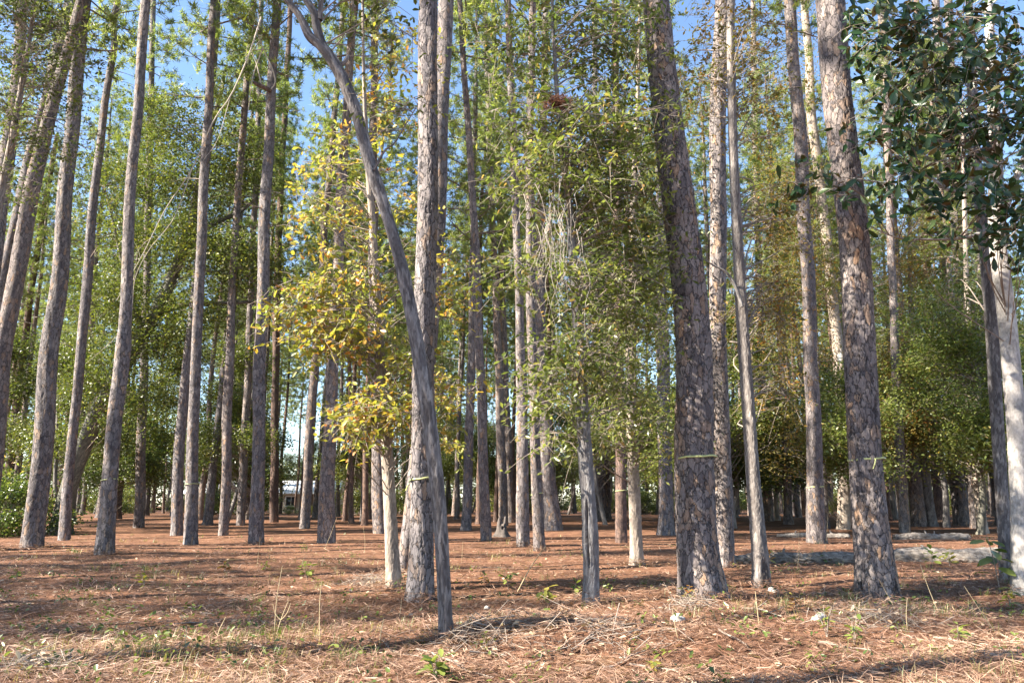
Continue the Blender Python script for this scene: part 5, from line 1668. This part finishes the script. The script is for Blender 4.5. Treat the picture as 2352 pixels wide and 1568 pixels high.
SEEDS = [
    ("bushy light green seedling in the straw below the pale-scarred dark pine", 706, 1330, 40, 28, 17, "green"),
    ("low green sprout left of the bushy light green seedling", 516, 1312, 24, 21, 14, "olive"),
    ("small plant between the low sprout and the bushy seedling", 610, 1308, 20, 14, 14, "olive"),
    ("dark green plant in the left shade below the knotted pine", 330, 1352, 36, 16, 17, "live"),
    ("bright sprig in the straw near the left edge", 38, 1330, 18, 14, 14, "green"),
    ("light green seedling in the sun right of the leaning oak", 1168, 1352, 42, 21, 16, "green"),
    ("low green tuft just left of the light green seedling", 1112, 1338, 20, 14, 14, "olive"),
    ("dark broad-leaved seedling left of the scarred oak's foot", 1254, 1382, 34, 18, 22, "live"),
    ("bright green sprig touching the scarred oak's foot", 1322, 1362, 26, 14, 18, "green"),
    ("bushy sprout with yellow tips against the foot of the thickest pine", 1632, 1372, 52, 35, 15, "olive"),
    ("twiggy green sprout left of the thickest pine's foot", 1582, 1380, 40, 21, 14, "olive"),
    ("yellow-green upright sprout before the long weathered log", 1768, 1296, 44, 14, 16, "yellow"),
    ("green clump before the log, left of the large purplish pine", 1896, 1292, 22, 21, 16, "green"),
    ("light green sprout before the thick grey log, the left one of two", 2142, 1298, 36, 16, 17, "green"),
    ("darker sprout before the thick grey log, the right one of two", 2182, 1300, 40, 16, 16, "live"),
    ("young magnolia sprout with big leaves left of the spotted trunk", 2298, 1360, 150, 12, 40, "green"),
    ("oak seedling with bright lobed leaves at the bottom edge, left of centre", 1000, 1562, 60, 28, 34, "green"),
    ("green ground plant at the lower right in the shade", 2200, 1470, 36, 14, 22, "green"),
    ("weedy green tuft in the sunlit straw below the large purplish pine", 1900, 1460, 70, 35, 14, "green"),
    ("leafy weed right of the weedy tuft at the lower right", 1962, 1480, 60, 21, 18, "green"),
    ("small yellow weed in front of the large purplish pine", 1830, 1400, 34, 14, 14, "yellow"),
    ("small green weed at the left in the sunlit straw", 600, 1392, 16, 10, 14, "green"),
    ("short green sprig in the lower left straw", 640, 1510, 20, 10, 14, "green"),
    ("tiny sprig in the lower left straw beside a dry stalk", 430, 1430, 16, 10, 14, "green"),
    ("green weed in the shade at the right edge", 2320, 1390, 40, 21, 20, "live"),
    ("dark sprig at the bottom edge, right part", 1500, 1540, 30, 12, 22, "live"),
]
for q, (lab, px, py, hp, n_, lp, kd) in enumerate(SEEDS):
    seedling(lab, px, py, hp, n_, lp, kd, 1000 + q)

# ------------------------------------------------------------------ dry stalks and fallen sticks
STALKS = [("bare", 630, 1455, 150, 8), ("forked", 632, 1462, 80, 24), ("bare", 735, 1470, 130, -4), ("leaning", 1185, 1360, 105, 70), ("bare", 745, 1260, 70, 25), ("bare", 590, 1300, 60, 3), ("bare", 1060, 1290, 46, 3),
          ("bare", 838, 1270, 60, -6), ("bare", 1010, 1300, 60, -10), ("bare", 1830, 1310, 90, 10), ("bare", 2160, 1410, 110, -30), ("bare", 2060, 1400, 70, -40), ("bare", 1980, 1370, 60, 8), ("bare", 2085, 1445, 70, 3), ("bare", 1890, 1290, 110, 20),
          ("bare", 1745, 1440, 80, -6), ("bare", 500, 1480, 60, 12), ("bare", 420, 1500, 60, 4), ("bare", 240, 1500, 50, 10), ("bare", 120, 1510, 50, 6), ("bare", 870, 1480, 60, 10), ("bare", 1560, 1470, 70, -14), ("bare", 2290, 1450, 100, -60), ("bare", 915, 1420, 46, 6)]
stalk_labels = gap_labels("dry stalk", [on_ground(a_[1], a_[2]) for a_ in STALKS])
for q, (kd, px, py, hp, lean) in enumerate(STALKS):
    rng = np.random.default_rng(1200 + q)
    p = on_ground(px, py); k = np.dot(p - np.array((0, 0, CAM_H)), F_) / FPX
    h = hp * k
    t = empty("dry_stalk", (p[0], p[1], float(ground_z(p[0], p[1]))))
    names = ("tall thin dry stalk standing in the straw", "forked yellowish dry stalk standing in the left straw", "pale leaning dry stick poking up right of the leaning oak")
    lab = names[("bare", "forked", "leaning").index(kd)] if kd != "bare" else stalk_labels[q]
    tag(t, lab, "dry stalk", "dry stalks in the straw")
    e = np.array((lean * k, rng.normal(0, 0.03), h))
    g = Geo(); pth = smooth_path([(0, 0, -0.03), e * 0.5 + rng.normal(0, 0.015, 3), e], 9)
    r0 = 0.0045 if kd != "leaning" else 0.009
    v, qd = tube(pth, np.linspace(r0, r0 * 0.5, 9), 5); g.add(v, qd)
    if kd == "forked":
        for s_ in (-1, 1):
            v, qd = tube(smooth_path([pth[4], pth[4] + np.array((0.05 * s_, 0, 0.05)), pth[4] + np.array((0.08 * s_, 0, 0.14))], 5), np.linspace(0.005, 0.002, 5), 5); g.add(v, qd)
    link_mesh("stem", g.mesh("stem", MAT_STALK), t)

STICKS = [(1080, 1440, 1190, 1400), (1130, 1480, 1260, 1430), (1240, 1450, 1330, 1400), (960, 1490, 1120, 1560), (870, 1475, 1000, 1545), (1320, 1500, 1400, 1440), (1420, 1460, 1560, 1430), (1450, 1530, 1560, 1550), (1880, 1480, 2010, 1500),
          (760, 1345, 830, 1330), (1080, 1302, 1180, 1306), (930, 1320, 985, 1322), (60, 1350, 110, 1342), (1000, 1245, 1065, 1240), (2060, 1545, 2190, 1560), (2150, 1470, 2260, 1490), (380, 1440, 500, 1432), (200, 1470, 330, 1480), (1640, 1450, 1730, 1500), (1800, 1540, 1960, 1520),
          (1180, 1540, 1300, 1470), (1390, 1540, 1480, 1500), (2030, 1380, 2090, 1398), (2230, 1400, 2320, 1420), (560, 1480, 640, 1500), (1700, 1400, 1790, 1420)]
stick_labels = gap_labels("fallen stick", [(on_ground(a_[0], a_[1]) + on_ground(a_[2], a_[3])) / 2 for a_ in STICKS])
for q, (x0, y0, x1, y1) in enumerate(STICKS):
    rng = np.random.default_rng(1300 + q)
    a, b = on_ground(x0, y0), on_ground(x1, y1)
    c = (a + b) / 2
    r0 = rng.uniform(0.005, 0.012)
    t = empty("fallen_stick", c); tag(t, stick_labels[q], "stick", "fallen sticks on the straw")
    L = np.linalg.norm(b - a)
    pts = []
    for f in np.linspace(0, 1, 6):
        p = a * (1 - f) + b * f + np.array((rng.normal(0, 0.03), rng.normal(0, 0.03), 0)) * L
        pts.append(np.array((p[0], p[1], float(ground_z(p[0], p[1])) + r0 + 0.012)) - c)
    g = Geo(); pth = smooth_path(pts, 16)
    v, qd = tube(pth, np.linspace(r0, r0 * 0.45, 16), 6); g.add(v, qd)
    link_mesh("stick", g.mesh("stick", MAT_TWIG), t)
    for s_ in range(2):
        k = int(rng.integers(5, 14)); d = np.array((rng.normal(0, 1), rng.normal(0, 1), rng.uniform(0.1, 0.8))) * L * 0.10
        g = Geo(); v, qd = tube(smooth_path([pth[k], pth[k] + d * 0.5, pth[k] + d + (0, 0, 0.01)], 4), np.linspace(r0 * 0.6, r0 * 0.25, 4), 5); g.add(v, qd)
        link_mesh("side_twig", g.mesh("side_twig", MAT_TWIG), t)


# heaps of cut brush in the foreground
def brush(label, px, py, wpx, dpt, hgt, n, seed):
    rng = np.random.default_rng(seed)
    p = on_ground(px, py); k = np.dot(p - np.array((0, 0, CAM_H)), F_) / FPX
    w = wpx * k
    t = empty("brush_heap", (p[0], p[1], 0)); tag(t, label, "brush heap")
    g = Geo(); lv = []
    for _ in range(n):
        x, y = rng.normal(0, w * 0.35), rng.normal(0, dpt * 0.4)
        f = math.exp(-(x / (w * 0.5)) ** 2 - (y / (dpt * 0.6)) ** 2)
        z = float(ground_z(p[0] + x, p[1] + y)) + rng.uniform(0, hgt) * f
        az = rng.uniform(0, 6.28); L = rng.uniform(0.12, 0.5)
        d = np.array((math.cos(az), math.sin(az), rng.normal(0.12, 0.35))) * L
        a = np.array((x, y, z)); 
        pth = smooth_path([a - d * 0.5, a + rng.normal(0, 0.06, 3) * L, a + d * 0.5], 6)
        pth[:, 2] = np.maximum(pth[:, 2], ground_z(pth[:, 0] + p[0], pth[:, 1] + p[1]) + 0.004)
        v, q = tube(pth, np.linspace(rng.uniform(0.0015, 0.0045) * (2.2 if rng.uniform() < 0.08 else 1), 0.0012, 6), 4)
        g.add(v, q, tint=rng.uniform(0, 1))
        if rng.uniform() < 0.25: lv.append(a + d * rng.uniform(0, 0.5))
    tw = link_mesh("twigs", g.mesh("twigs", MAT_TWIG), t); tw["kind"] = "stuff"
    lv = np.array(lv)
    l = link_mesh("dry_leaves", leaves_mesh("dry_leaves", lv, LEAF_DRY, rng, 0.07, 0.45, 'leaf', 0.2), t); l["kind"] = "stuff"
    return t


brush("tangle of dead twigs and curled leaves round the foot of the leaning oak", 1090, 1470, 170, 0.5, 0.16, 110, 41)
brush("low heap of cut twigs before the scarred oak", 1390, 1460, 240, 0.6, 0.12, 80, 42)
brush("dead twigs gathered at the foot of the thickest pine", 1590, 1400, 120, 0.35, 0.18, 80, 43)
brush("scatter of cut twigs before the large purplish pine", 2010, 1430, 220, 0.4, 0.13, 90, 44)
brush("dark broken brush in the lower left corner", 90, 1545, 160, 0.4, 0.12, 130, 45)
brush("curled dry leaves and twigs left of the pale sunlit oak's foot", 850, 1340, 90, 0.35, 0.16, 120, 46)

# ------------------------------------------------------------------ hanging vines, nest of needles, broken branch
d0 = on_ground(1358, 1387)[1] - 0.9
c = at(1270, 480, d0)
t = empty("hanging_vine", c); tag(t, "curtain of pale leafless vine strands hanging left of the scarred oak", "vine")
rng = np.random.default_rng(61)
for q in range(36):
    x0 = rng.normal(1275, 34); y0 = rng.uniform(400, 560); y1 = y0 + rng.uniform(80, 260)
    xa = x0 + rng.normal(0, 22)
    pts = [at(x0 + (xa - x0) * f + rng.normal(0, 8), y0 + (y1 - y0) * f, d0 + rng.normal(0, 0.06)) - c for f in np.linspace(0, 1, 6)]
    g = Geo(); v, qd = tube(smooth_path(pts, 16), np.linspace(rng.uniform(0.0025, 0.0045), 0.0015, 16), 4); g.add(v, qd)
    link_mesh("strand", g.mesh("strand", MAT_VINE), t)

d1 = d0 + 0.5
c = at(1283, 238, d1)
t = empty("needle_nest", c); tag(t, "rust-brown wad of dead needles caught in the twigs above the vine curtain", "needle wad")
g = Geo()
for q in range(420):
    n_ = rng.normal(0, 1, 3); n_ /= np.linalg.norm(n_)
    a = n_ * np.array((0.20, 0.14, 0.11)) * rng.uniform(0.2, 1.0)
    d = rng.normal(0, 1, 3) * np.array((1, 1, 0.7)); d[2] -= 0.4; d *= rng.uniform(0.06, 0.16) / np.linalg.norm(d)
    v, qd = tube(smooth_path([a - d * 0.5, a + rng.normal(0, 0.008, 3), a + d], 4), [0.0028, 0.0028, 0.002, 0.001], 3)
    g.add(v, qd, tint=rng.uniform(0, 1))
w_ = link_mesh("needles", g.mesh("needles", MAT_REDNEEDLE), t); w_["kind"] = "stuff"

dB = on_ground(436, 1250)[1] - 4.5
def px_tube(pts, dist, r0, r1, n=24, ns=6):
    P = [at(x, y, dist) for x, y in pts]
    return smooth_path(P, n), np.linspace(r0, r1, n)


c = at(490, 275, dB)
t = empty("hanging_branch", c); tag(t, "long pale dead branch hanging diagonally across the left pines", "dead branch")
for nm, pts, ra, rb in (("stem", [(600, 40), (570, 130), (530, 220), (490, 278), (440, 390), (380, 480), (330, 580), (268, 690)], 0.024, 0.008),
                        ("side_branch", [(440, 390), (400, 500), (345, 570), (310, 640), (300, 730), (260, 780), (196, 836)], 0.012, 0.004),
                        ("side_branch", [(530, 220), (500, 320), (465, 372), (440, 430)], 0.010, 0.003),
                        ("side_branch", [(350, 545), (330, 560), (290, 610)], 0.006, 0.002),
                        ("side_branch", [(322, 590), (318, 575), (312, 560)], 0.005, 0.002)):
    pth, rr = px_tube(pts, dB, ra, rb)
    v, qd = tube(pth - c, rr, 6); g = Geo(); g.add(v, qd)
    link_mesh(nm, g.mesh(nm, MAT_DEADWOOD), t)

dC = on_ground(590, 1250)[1] - 0.4
c = at(605, 202, dC)
t = empty("broken_limb", c); tag(t, "snapped brown limb stub hanging high against the dark straight pine", "broken limb")
pth, rr = px_tube([(583, 190), (598, 198), (612, 204), (624, 212)], dC, 0.07, 0.085, 14)
me = trunk_mesh("stub", pth[::4] - c, [0.06, 0.075, 0.08, 0.07], MAT_PINE_RED, 'oak', 18, 0.04, 71, flare=0, sink=0.01, amp=2.0)
link_mesh("stub", me, t)
for pts in ([(622, 205), (632, 190), (626, 160), (604, 110), (590, 60), (600, 0)], [(600, 195), (590, 150), (575, 100), (588, 40)], [(604, 110), (580, 180), (570, 260)]):
    pth, rr = px_tube(pts, dC, 0.022, 0.008)
    g = Geo(); v, qd = tube(pth - c, rr, 6); g.add(v, qd)
    link_mesh("branch", g.mesh("branch", MAT_DEADWOOD), t)
